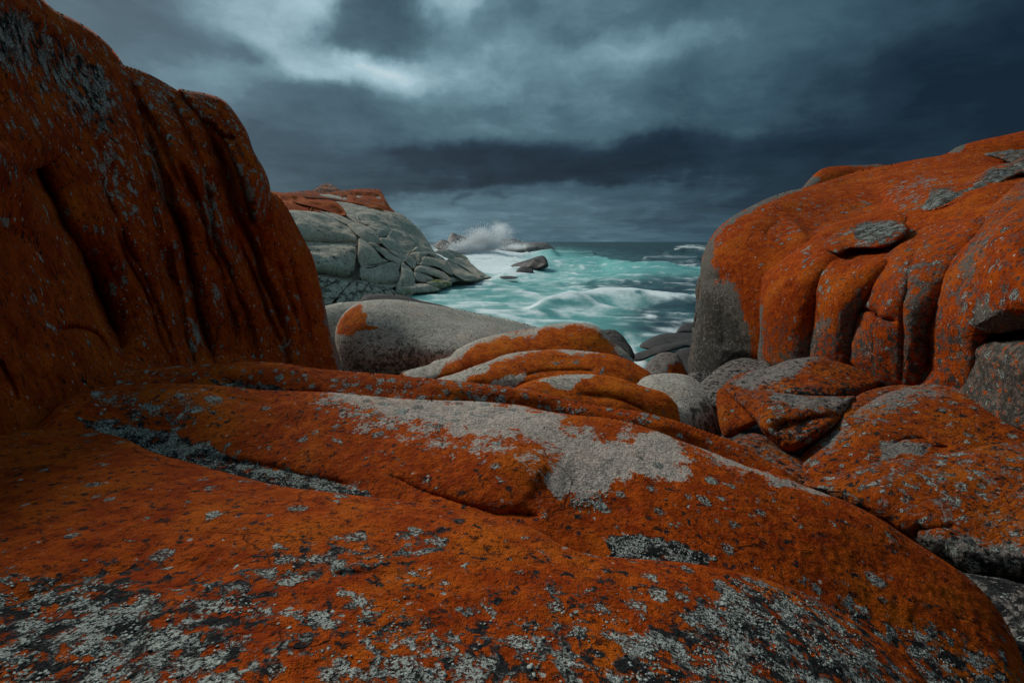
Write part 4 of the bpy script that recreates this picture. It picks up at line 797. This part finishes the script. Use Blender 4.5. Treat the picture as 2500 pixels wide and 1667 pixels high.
HB = [  # outline, paint/base
    ('knob', fr('H', (425, 175), (485, 138), (540, 104), (610, 88), (680, 103), (735, 143), (752, 170), (600, 215), (470, 205)), (.62, 0, .42, 0), 1.5),
    ('block', fr('H', (855, 172), (930, 153), (1060, 148), (1170, 152), (1225, 163), (1250, 200), (1278, 252), (1312, 312), (1345, 362), (1395, 424), (1300, 450), (1150, 410), (1050, 350), (900, 325), (868, 280), (848, 230)), (.70, 0, .16, 0), 1.0),
    ('block', fr('H', (100, 198), (260, 180), (420, 166), (560, 190), (760, 166), (880, 172), (885, 300), (850, 312), (700, 285), (500, 265), (350, 245), (180, 232)), (.74, 0, .36, 0), .9),
    ('block', fr('H', (-400, 150), (0, 182), (100, 196), (250, 216), (310, 242), (215, 292), (300, 345), (500, 384), (545, 420), (160, 408), (-400, 420)), (.86, 0, .05, 0), .6),
    ('block', fr('H', (203, 292), (228, 256), (300, 240), (400, 264), (550, 274), (690, 288), (785, 360), (835, 465), (720, 444), (600, 405), (430, 356), (300, 325)), (.82, 0, .05, 0), .2),
    ('dome', fr('H', (680, 290), (900, 308), (1060, 338), (1200, 374), (1400, 418), (1500, 458), (1600, 543), (1700, 640), (1770, 740), (1822, 830), (1872, 905), (1760, 900), (1640, 850), (1500, 800), (1250, 700), (980, 560), (935, 550), (825, 460), (775, 360)), (.02, 0, .12, 0), .4),
    ('block', fr('H', (955, 430), (1040, 412), (1150, 428), (1250, 488), (1330, 550), (1362, 602), (1280, 592), (1100, 572), (980, 535)), GB, 0),
    ('block', fr('H', (1085, 580), (1250, 590), (1352, 610), (1312, 682), (1290, 708), (1210, 702), (1175, 650)), GB, -.2),
    ('block', fr('H', (1365, 612), (1480, 650), (1560, 718), (1636, 800), (1565, 900), (1540, 935), (1400, 905), (1240, 785), (1225, 712), (1300, 708)), GB, -.3),
    ('block', fr('H', (850, 560), (960, 543), (1090, 588), (1180, 648), (1246, 775), (1180, 795), (1060, 765), (985, 712), (915, 642)), GB, -.2),
    ('block', fr('H', (530, 412), (720, 440), (850, 498), (945, 548), (935, 600), (820, 560), (690, 495)), GB, .1),
    ('block', fr('H', (-100, 400), (170, 393), (400, 404), (560, 428), (700, 478), (835, 540), (930, 628), (986, 720), (968, 805), (940, 832), (860, 805), (700, 800), (500, 815), (300, 830), (-100, 830)), GB, -.6),
    ('block', fr('H', (-100, 818), (420, 808), (700, 792), (850, 798), (945, 830), (957, 900), (947, 1000), (932, 1205), (860, 1245), (700, 1195), (520, 1155), (-100, 1150)), (.02, .01, .2, 0), -.7),
    ('block', fr('H', (985, 722), (1060, 762), (1150, 832), (1240, 942), (1335, 985), (1250, 1030), (1150, 1055), (1080, 1072), (990, 1042), (963, 950), (972, 830)), GB, -.5),
    ('block', fr('H', (998, 1052), (1100, 1074), (1250, 1026), (1380, 998), (1442, 1090), (1458, 1180), (1425, 1285), (1300, 1305), (1100, 1255), (1002, 1205)), GB, -.6),
    ('block', fr('H', (1155, 828), (1235, 828), (1400, 928), (1472, 968), (1492, 1012), (1470, 1052), (1442, 1092), (1392, 1002), (1312, 972), (1240, 902)), GB, -.5),
    ('block', fr('H', (1085, 770), (1150, 778), (1300, 848), (1400, 884), (1532, 930), (1522, 982), (1500, 1012), (1480, 982), (1400, 922), (1240, 832), (1150, 822)), GB, -.5),
    ('block', fr('H', (1530, 930), (1585, 926), (1632, 958), (1654, 1000), (1642, 1052), (1602, 1078), (1560, 1042), (1520, 992)), GB, -.5),
    ('block', fr('H', (1560, 915), (1640, 868), (1750, 878), (1805, 900), (1722, 932), (1702, 980), (1682, 1042), (1652, 1022), (1630, 960)), GB, -.4),
    ('block', fr('H', (1640, 818), (1720, 858), (1870, 898), (1985, 975), (1900, 965), (1780, 895), (1650, 875), (1570, 905)), GB, -.2),
    ('block', fr('I', (155, 640), (165, 590), (200, 558), (320, 578), (450, 608), (542, 650), (592, 740), (634, 805), (600, 832), (520, 792), (400, 715), (260, 700), (150, 695)), GB, -.8),
    ('block', fr('I', (70, 750), (110, 703), (230, 698), (350, 738), (480, 788), (560, 848), (600, 905), (500, 925), (430, 875), (300, 835), (160, 795), (78, 785)), (.02, .01, .08, .22), -1.0),
    ('block', fr('I', (72, 785), (160, 800), (260, 838), (345, 890), (300, 935), (200, 938), (100, 915), (66, 850)), (.02, .01, .10, 0), -1.0),
    ('block', fr('I', (245, 950), (340, 898), (450, 898), (560, 918), (612, 955), (560, 1000), (420, 1020), (300, 985)), (.0, .01, .06, .50), -1.2),
    ('block', fr('I', (-170, 1010), (0, 980), (100, 958), (250, 958), (400, 1020), (445, 1050), (250, 1085), (50, 1100), (-170, 1120)), (.0, .01, .10, .50), -1.2),
    ('block', fr('I', (365, 505), (430, 465), (550, 463), (700, 508), (800, 558), (852, 618), (868, 660), (750, 612), (560, 596), (450, 545)), (.02, 0, .12, .12), .6),
    ('block', fr('I', (540, 605), (700, 583), (820, 628), (900, 678), (980, 748), (1060, 800), (1130, 848), (1190, 870), (1080, 880), (1000, 890), (900, 808), (780, 728), (650, 668)), (.02, .01, .08, .30), .3),
    ('block', fr('I', (555, 640), (680, 688), (800, 758), (930, 828), (996, 890), (930, 912), (800, 915), (700, 868), (630, 825), (598, 740)), (.02, .01, .06, .24), -.2),
    ('block', fr('H', (300, 1150), (520, 1152), (640, 1178), (725, 1200), (640, 1275), (540, 1318), (300, 1300)), (.0, .01, .34, 0), -.8),
    ('block', fr('H', (400, 1420), (560, 1312), (680, 1240), (760, 1203), (862, 1240), (800, 1335), (700, 1440), (600, 1540), (400, 1560)), (.0, .01, .36, 0), -.9),
    ('block', fr('H', (880, 1250), (960, 1213), (1085, 1240), (1035, 1325), (1000, 1430), (900, 1500), (690, 1520), (775, 1362)), (.0, .01, .34, 0), -.9),
    ('block', fr('H', (1088, 1258), (1200, 1280), (1320, 1292), (1405, 1338), (1430, 1410), (1300, 1480), (1000, 1520), (1038, 1335)), (.0, .01, .4, .30), -1.0),
    ('block', fr('H', (1478, 1008), (1540, 1038), (1602, 1100), (1634, 1205), (1600, 1265), (1500, 1235), (1482, 1305), (1420, 1395), (1405, 1305), (1462, 1150)), (.0, .01, .12, .05), -.9),
    ('block', fr('H', (1498, 1215), (1600, 1225), (1664, 1262), (1640, 1335), (1560, 1420), (1475, 1420), (1488, 1285)), (.0, .01, .06, .42), -1.1)]
for i, (nm, ol, bs, of) in enumerate(HB):
    rock(nm, ol, HC, M_HEAD, hd, r=7.5 if i not in (0, 5, 11, 12) else 30, pitch=1.7, off=of * .65, base=bs, k=1.1, p=2.2, back=1.5, under={11: 2.2, 12: 2.6, 13: 1.0, 14: 1.6, 5: 0, 0: 0}.get(i, .5), lump=(.6, 3.6), fine=(.07, .5), spline_n=4)

# ------------------------------------------------------------------ reef and rocks in the sea
RG = 'dark rocks standing in the surf'
single('reef_rock', 'upright rounded rock left of the bursting spray on the reef', 'rock', fr('I', (540, 380), (550, 320), (590, 240), (640, 228), (700, 258), (790, 268), (830, 300), (900, 420), (700, 480), (540, 460)),
       [(1100, 590, 215), (1130, 590, 215), (1110, 600, 212)], M_REEF, r=14, pitch=1.6, base=(.03, 0, .1, 0), k=1.3, back=5, lump=(.8, 6), fine=(.15, 1.5), group=RG)
single('reef_rock', 'low pointed rock at the left end of the reef near the headland', 'rock', fr('I', (360, 415), (380, 380), (440, 330), (475, 322), (545, 345), (600, 400), (560, 470), (420, 470)),
       [(1070, 600, 205), (1090, 600, 205), (1080, 605, 203)], M_REEF, r=10, pitch=1.6, base=(.03, 0, .1, 0), k=1.3, back=5, lump=(.8, 6), group=RG)
single('reef_rock', 'pale foam-washed rock at the foot of the upright reef rock', 'rock', fr('I', (430, 430), (520, 385), (620, 362), (700, 355), (760, 400), (740, 480), (520, 490)),
       [(1090, 600, 190), (1120, 600, 190), (1100, 610, 186)], M_REEF, r=12, pitch=1.6, base=(.02, 0, 0, 0), k=1.3, back=5, lump=(.8, 6), group=RG)
single('reef_rock', 'long low reef right of the bursting spray, lying on the horizon', 'rock', fr('I', (1050, 400), (1150, 350), (1280, 320), (1480, 312), (1600, 345), (1700, 372), (1780, 420), (1750, 500), (1500, 540), (1200, 540), (1050, 480)),
       [(1200, 590, 225), (1260, 590, 225), (1230, 605, 218), (1290, 600, 222)], M_REEF, r=16, pitch=1.6, base=(.02, 0, .1, 0), k=1.6, back=8, lump=(1.0, 7), fine=(.2, 1.5), group=RG)
single('reef_rock', 'right end of the reef, a low hump running down to the open sea', 'rock', fr('I', (1640, 390), (1740, 362), (1900, 358), (1970, 372), (2040, 420), (2080, 460), (2060, 510), (1800, 520), (1650, 480)),
       [(1290, 598, 205), (1340, 600, 205), (1310, 608, 202)], M_REEF, r=14, pitch=1.6, base=(.02, 0, .15, 0), k=1.6, back=6, lump=(.8, 6), fine=(.15, 1.5), group=RG)
single('surf_rock', 'dark wedge-shaped rock rising from the foam in mid-cove', 'rock', fr('I', (1360, 750), (1420, 715), (1520, 665), (1640, 630), (1760, 592), (1850, 562), (1915, 556), (1960, 590), (1980, 640), (1980, 720), (1800, 760), (1500, 790)),
       [(1240, 650, 90), (1300, 635, 88), (1330, 640, 86), (1280, 660, 86)], M_WET, r=12, pitch=1.6, base=(.02, 0, .12, 0), k=1.5, back=3, lump=(.4, 3), fine=(.08, .8), group=RG)
single('surf_rock', 'small mossy rock just below the dark wedge-shaped one', 'rock', fr('I', (1530, 770), (1570, 730), (1640, 708), (1700, 725), (1775, 765), (1760, 800), (1640, 810), (1540, 800)),
       [(1265, 658, 82), (1300, 658, 82), (1280, 664, 81)], M_WET, r=9, pitch=1.5, base=(.0, 0, .1, .45), k=1.3, back=2.5, lump=(.3, 2.5), group=RG)
single('surf_rock', 'flat rock barely awash between headland tip and wedge-shaped rock', 'rock', fr('I', (1290, 862), (1340, 848), (1420, 845), (1520, 855), (1560, 866), (1500, 890), (1340, 890)),
       [(1220, 677, 68), (1260, 677, 68), (1240, 680, 67)], M_WET, r=6, pitch=1.5, base=(.0, 0, .1, 0), k=1.5, back=2, lump=(.2, 2), group=RG)

# ------------------------------------------------------------------ the sea
def sea_xy(px, py):
    d = rays(px, py); t = -CAM[2] / d[..., 2]
    return CAM[:2] + d[..., :2] * t[..., None]

pxs = np.r_[np.linspace(-3500, 600, 60, endpoint=False), np.arange(600, 1800, 2.6), np.linspace(1800, 6000, 60)]
pys = np.r_[590.5 + np.array([.25, .4, .6, .8, 1.05, 1.35, 1.7, 2.1]), np.arange(593.1, 640, .8), np.arange(640, 720, 1.2), np.arange(720, 960, 2.0), np.linspace(962, 1500, 16)]
GX, GY = np.meshgrid(pxs, pys)
q = np.c_[GX.ravel(), GY.ravel()]
XY = sea_xy(q[:, 0], q[:, 1]); wx, wy = XY[:, 0], XY[:, 1]
def line_f(pts, Q=q): return seg_dist(Q, catmull(pts, False, 6))
rng_att = np.clip(1 - np.abs(q[:, 1] - 640) / 400, 0, 1)
chop = (1 - np.abs(fbm(np.c_[wx / 7 + wy / 16, wy / 4.2, wx * 0], 3, 103))) ** 3
zw = .42 * fbm(np.c_[wx / 16, wy / 9, wx * 0], 3, 101) + .34 * (chop - .55)
far = smooth((wy - 90) / 250)
zw += far * (.9 * fbm(np.c_[wx / 45, wy / 28, wx * 0], 3, 107))
zw *= np.clip(1.4 - wy / 9000, 0, 1)
# swells: (crest line in pixels of the still sea, height m, width front px, width back px)
for pts, hgt, wf, wb in ((fr('M', (-600, 420), (-200, 360), (100, 330), (330, 330), (470, 330), (600, 375), (800, 400), (1100, 402), (1450, 415)), 1.5, 13, 8),
                         (fr('M', (-300, 790), (0, 730), (250, 700), (500, 668), (750, 668), (1000, 690), (1250, 712), (1500, 720)), .95, 16, 10),
                         (fr('I', (350, 470), (800, 520), (1200, 520), (1600, 470), (1900, 530), (2200, 600)), 2.1, 11, 8),
                         (fr('M', (1050, 240), (1200, 215), (1300, 185), (1500, 200)), 1.3, 5, 4),
                         (fr('M', (-50, 235), (200, 225), (420, 235)), .9, 4, 4),
                         (fr('M', (850, 300), (1100, 290), (1450, 300)), 1.0, 5, 4)):
    dd, nr, sd_, arc = line_f(pts)
    tp = smooth(np.minimum(arc, 1 - arc) * 7)
    below = q[:, 1] > nr[:, 1]
    zw += hgt * tp * np.where(below, np.exp(-(dd / wf) ** 2), np.exp(-(dd / wb) ** 2))
# flatten under near shore
V = np.c_[wx, wy, zw]
# turquoise water (aerated) and foam, as drifting streaks
def blob(cx, cy, rx, ry): return np.exp(-((q[:, 0] - cx) / rx) ** 2 - ((q[:, 1] - cy) / ry) ** 2)
def B(k, cx, cy, rx, ry):
    (x, y), = fr(k, (cx, cy)); s = FR[k][2]; return blob(x, y, rx * s, ry * s)
wrp = np.c_[wx / 5.0, wy / 5.0, wx * 0]
warp = np.c_[fbm(wrp, 3, 120), fbm(wrp + 9, 3, 121), wx * 0]
st1 = fbm(np.c_[wx / 4.0, wy / 4.5, wx * 0] + 2.0 * warp, 5, 130, .58)
st2 = fbm(np.c_[wx / 1.3, wy / 1.6, wx * 0] + 1.8 * warp, 4, 140, .6)
big = fbm(np.c_[wx / 14, wy / 10, wx * 0] + warp, 3, 150)
dist = np.hypot(wx, wy)
turq = .72 * smooth((140 - dist) / 70) + .0
turq += .9 * B('M', 650, 400, 800, 60) + .7 * B('M', 0, 350, 600, 120) + .5 * B('I', 1900, 560, 700, 150)
turq -= .60 * B('M', 1000, 540, 480, 70) + .38 * B('M', 350, 520, 330, 50) + .35 * B('M', 1000, 800, 260, 60) + .30 * B('M', 1050, 940, 420, 60)
turq -= .5 * smooth((q[:, 0] - 1560) / 120) * smooth((dist - 60) / 30) * smooth((635 - q[:, 1]) / 10)
turq -= .40 * smooth((q[:, 0] - 1430) / 250) * smooth((q[:, 1] - 655) / 40)
turq = np.clip(turq + .22 * st1 + .15 * big, 0, 1)
foam = np.zeros(len(q))
foam += 1.25 * B('I', 850, 480, 560, 130) + .95 * B('I', 1500, 480, 420, 110) + .75 * B('I', 1150, 650, 520, 130) + .6 * B('I', 1100, 790, 420, 110) + .55 * B('I', 700, 880, 160, 70)
foam += .36 * B('I', 1700, 800, 800, 150) + .25 * B('Z3', 700, 750, 900, 160) + .40 * B('Z3', 1150, 800, 420, 80)
for pts, a, wd in ((fr('M', (-300, 790), (0, 730), (250, 695), (500, 660), (750, 660), (1000, 685), (1250, 700), (1500, 710)), .85, 9),
                   (fr('M', (-50, 225), (200, 215), (420, 225)), .75, 3.2), (fr('M', (1150, 200), (1300, 172), (1500, 190)), 1.15, 5.5), (fr('M', (850, 285), (1100, 275), (1400, 290)), .55, 6),
                   (fr('M', (1000, 335), (1200, 340), (1380, 350)), .4, 4),
                   (fr('M', (640, 850), (900, 850), (1000, 845)), .45, 4), (fr('M', (650, 1000), (800, 1060), (900, 1010), (1100, 970), (1250, 970)), .55, 11), (fr('M', (700, 1100), (760, 1150), (740, 1200), (900, 1280)), .75, 12),
                   (fr('Z2', (1000, 925), (1150, 985), (1400, 1030), (1900, 1140)), .5, 9), (fr('I', (600, 960), (700, 900), (1000, 915), (1200, 880)), .7, 7)):
    dd, nr, sd_, arc = line_f(pts)
    brk = np.where(dist > 130, np.clip(.55 + 1.9 * fbm(np.c_[wx / 14, wy / 45, wx * 0], 4, 161, .6), 0, 1.2), 1)
    foam += a * brk * np.exp(-(dd / wd) ** 2) * smooth(np.minimum(arc, 1 - arc) * 8)
foam += .10 + .38 * smooth((chop - .62) / .35) * smooth((170 - dist) / 60)
foamv = foam * (.85 + .7 * st1 + .4 * st2) + .05 + .32 * st1 * smooth((150 - dist) / 80) + .30 * st2 * smooth((150 - dist) / 80) - .06
foamv = np.clip(foamv, 0, 1)
mask = np.c_[turq, foamv, smooth((dist - 110) / 250), np.ones(len(q))]
ny, nx = GX.shape
I_ = np.arange(nx * ny).reshape(ny, nx)
qd = np.stack([I_[:-1, :-1], I_[1:, :-1], I_[1:, 1:], I_[:-1, 1:]], -1).reshape(-1, 4)
mw = bpy.data.materials.new('sea_water'); mw.use_nodes = True
t = NT(mw.node_tree); t.n.clear()
att = t.node('ShaderNodeAttribute', attribute_name='mask', attribute_type='GEOMETRY')
sp_ = t.node('ShaderNodeSeparateColor', {0: att.outputs['Color']})
pos = t.node('ShaderNodeNewGeometry').outputs['Position']
pst = t.vm('MULTIPLY', pos, (.6, 1.0, 1.0))
n1 = t.noise(pst, 1.2, 6, .62, 1.2)
n2 = t.noise(pst, .25, 5, .6, .6)
c = t.mix(t.ss(sp_.outputs[0], .05, .95), t.mix(sp_.outputs[2], (.034, .070, .088), (.013, .027, .036)), (.17, .48, .445))
c = t.mix(t.ss(n2, .4, .7, 0, .3), c, (.09, .30, .30))
fm = t.ss(t.math('ADD', sp_.outputs[1], t.math('MULTIPLY', t.math('SUBTRACT', n1, .5), .35)), .08, 1.05)
c = t.mix(fm, c, (.74, .82, .82))
bmp = t.node('ShaderNodeBump', {'Strength': .5, 'Distance': .25, 'Height': n1})
bs = t.node('ShaderNodeBsdfPrincipled', {'Base Color': c, 'Roughness': t.lin(fm, 0, 1, .38, .9), 'Normal': bmp.outputs[0], 'IOR': 1.33, 'Specular IOR Level': .25})
t.node('ShaderNodeOutputMaterial', {'Surface': bs.outputs[0]})
sea = mesh_obj('sea', V, qd, [], mw, None, mask, origin=(0, 0, 0))
put(sea, kind='structure')

# ------------------------------------------------------------------ spray bursting over the reef
mv = bpy.data.materials.new('spray_mist'); mv.use_nodes = True
t = NT(mv.node_tree); t.n.clear()
tcn = t.node('ShaderNodeTexCoord')
ob = tcn.outputs['Object']
pos = t.node('ShaderNodeNewGeometry').outputs['Position']
fall = t.ss(t.vm('LENGTH', t.vm('ADD', ob, t.scale(t.vm('SUBTRACT', t.noise(ob, 2.2, 4, .6, col=True), (.5, .5, .5)), .9))), 1.0, .0)
den_ = t.math('MULTIPLY', fall, t.ss(t.noise(pos, .14, 5, .62), .34, .66))
vol = t.node('ShaderNodeVolumePrincipled', {'Color': (.985, .995, 1, 1), 'Density': t.math('MULTIPLY', t.math('MULTIPLY', den_, den_), .50), 'Anisotropy': .2})
t.node('ShaderNodeOutputMaterial', {'Volume': vol.outputs[0]})

def ellipsoid(name, loc, rad, mat, seg=24, rot=0):
    U, W = np.meshgrid(np.linspace(0, 2 * np.pi, seg, endpoint=False), np.linspace(0, np.pi, seg // 2 + 1))
    P = np.c_[(np.sin(W) * np.cos(U)).ravel(), (np.sin(W) * np.sin(U)).ravel(), np.cos(W).ravel()]
    n, m_ = U.shape; I2 = np.arange(n * m_).reshape(n, m_)
    r_ = np.roll(I2, -1, 1)
    qd = np.stack([I2[:-1], I2[1:], r_[1:], r_[:-1]], -1).reshape(-1, 4)
    o = mesh_obj(name, P, qd, [], mat, None, None, origin=(0, 0, 0))
    o.location = loc; o.scale = rad; o.rotation_euler = (0, rot, 0)
    return o

def at(k, x, y, Y):
    (px, py), = fr(k, (x, y)); d = rays(px, py); return CAM + d * (Y / d[1])
sc_ = FR['I'][2] / FPX
for (x, y, rx, rz, Y, ro) in ((1020, 280, 330, 190, 190, .1), (1330, 210, 300, 200, 197, .5), (1500, 430, 460, 80, 168, -.1), (900, 440, 480, 100, 192, 0)):
    c_ = at('I', x, y, Y)
    o = ellipsoid('sea_spray', tuple(c_), (rx * sc_ * Y, 8.0, rz * sc_ * Y), mv, rot=ro)
    put(o, kind='stuff')
# droplets flung up, as slender drops
rs = np.random.RandomState(5)
def drops(njet, per):
    base = at('I', 960, 450, 186); sz = sc_ * 186; n = njet * per
    a = np.repeat(rs.normal(.05, .60, njet), per); Lj = np.repeat(np.abs(rs.normal(.72, .30, njet)), per) * (1.05 - .25 * np.abs(a))
    x0 = np.repeat(rs.normal(0, 110, njet), per) * sz; y0 = np.repeat(rs.normal(0, 4, njet), per)
    f = rs.uniform(0, 1, n) ** 1.45; R = 300 * sz * Lj * f
    c0 = np.c_[base[0] + x0 + np.sin(a) * R * 1.2 + rs.normal(0, 1, n) * (.9 * f + .5) + 5 * f * f, base[1] + y0 + rs.normal(0, 1, n), base[2] + np.cos(a) * R - .12 * R * f + rs.normal(0, .5, n)]
    # the curtain falling away to the right of the burst
    m = n // 2
    u = rs.uniform(0, 1, m)
    c1 = np.c_[base[0] + (u * 640 - 330) * sz + rs.normal(0, 1.2, m), base[1] - 8 + rs.normal(0, 2, m), base[2] + (45 * np.sin(u * 5) - 75 + np.abs(rs.normal(0, 75, m)) * (1 - .6 * u)) * sz - .5]
    c0 = np.r_[c0, c1]; a = np.r_[a, rs.normal(.5, .4, m)]; f = np.r_[f, rs.uniform(0, .6, m)]; n = n + m
    ln = rs.uniform(.15, .5, n)[:, None]; wd = (rs.uniform(.03, .09, n) * (1.25 - .7 * f))[:, None]
    d = np.c_[np.sin(a), rs.normal(0, .2, n), np.cos(a) - .5 * f]; d /= np.linalg.norm(d, axis=1, keepdims=True)
    s = np.cross(d, (0, 1, 0)); s /= np.linalg.norm(s, axis=1, keepdims=True) + 1e-9; u_ = np.cross(d, s)
    Vs = np.stack([c0 + d * ln, c0 - d * ln * .6, c0 + s * wd, c0 - s * wd * .5 + u_ * wd * .87, c0 - s * wd * .5 - u_ * wd * .87], 1).reshape(-1, 3)
    k = np.arange(n)[:, None] * 5
    Fs = np.concatenate([k + np.array(t_)[None] for t_ in ((0, 2, 3), (0, 3, 4), (0, 4, 2), (1, 3, 2), (1, 4, 3), (1, 2, 4))])
    return Vs, Fs
md = bpy.data.materials.new('spray_drop'); md.use_nodes = True
bd = md.node_tree.nodes['Principled BSDF']; bd.inputs['Base Color'].default_value = (.90, .94, .95, 1); bd.inputs['Roughness'].default_value = .5
Vd, Fd = drops(150, 150)
put(mesh_obj('spray_droplets', Vd, [], Fd, md, None, None), kind='stuff')

# ------------------------------------------------------------------ leafy grey lichen on the near slabs: small curled lobes
ml = bpy.data.materials.new('leafy_lichen'); ml.use_nodes = True
t = NT(ml.node_tree); t.n.clear()
att = t.node('ShaderNodeAttribute', attribute_name='mask', attribute_type='GEOMETRY')
v_ = t.node('ShaderNodeSeparateColor', {0: att.outputs['Color']}).outputs[0]
c = t.mix(v_, (.13, .145, .13), (.38, .42, .385))
c = t.mix(t.ss(t.noise(t.node('ShaderNodeNewGeometry').outputs['Position'], 400, 2, .6), .5, .7, 0, .6), c, (.06, .065, .06))
bs = t.node('ShaderNodeBsdfPrincipled', {'Base Color': c, 'Roughness': .95, 'Specular IOR Level': .05})
t.node('ShaderNodeOutputMaterial', {'Surface': bs.outputs[0]})
for P_, N_, R_ in CRUMBS:
    n = len(P_)
    if not n: continue
    T = R_.normal(0, 1, (n, 3)); A_ = np.cross(N_, T); A_ /= np.linalg.norm(A_, axis=1, keepdims=True) + 1e-9
    tilt = N_ + R_.normal(0, .28, (n, 3)); tilt /= np.linalg.norm(tilt, axis=1, keepdims=True)
    A_ -= (A_ * tilt).sum(1)[:, None] * tilt; A_ /= np.linalg.norm(A_, axis=1, keepdims=True) + 1e-9
    B_ = np.cross(tilt, A_)
    sz = np.exp(R_.normal(math.log(.0046), .26, n))
    vs = []
    for k_ in range(6):
        an = k_ * math.pi / 3; rr = sz * R_.uniform(.55, 1.25, n); up = sz * R_.uniform(-.1, .55, n)
        vs.append(P_ + A_ * (math.cos(an) * rr)[:, None] + B_ * (math.sin(an) * rr)[:, None] + tilt * up[:, None])
    vs.append(P_ + tilt * (sz * .12)[:, None]); vs.append(P_ - tilt * (sz * .5)[:, None])
    W = np.stack(vs, 1).reshape(-1, 3)
    b_ = np.arange(n)[:, None] * 8
    F_ = np.concatenate([np.concatenate([b_ + k_, b_ + (k_ + 1) % 6, b_ + 6], 1) for k_ in range(6)] + [np.concatenate([b_ + (k_ + 1) % 6, b_ + k_, b_ + 7], 1) for k_ in range(6)])
    cv = np.repeat(R_.uniform(0, 1, n) ** .8, 8)
    put(mesh_obj('leafy_lichen', W, [], F_, ml, None, np.c_[cv, cv, cv, np.ones(len(cv))], smooth_shade=False), label='crust of small grey leafy lichen lobes on the near slabs', kind='stuff')
    print('lichen lobes', n)
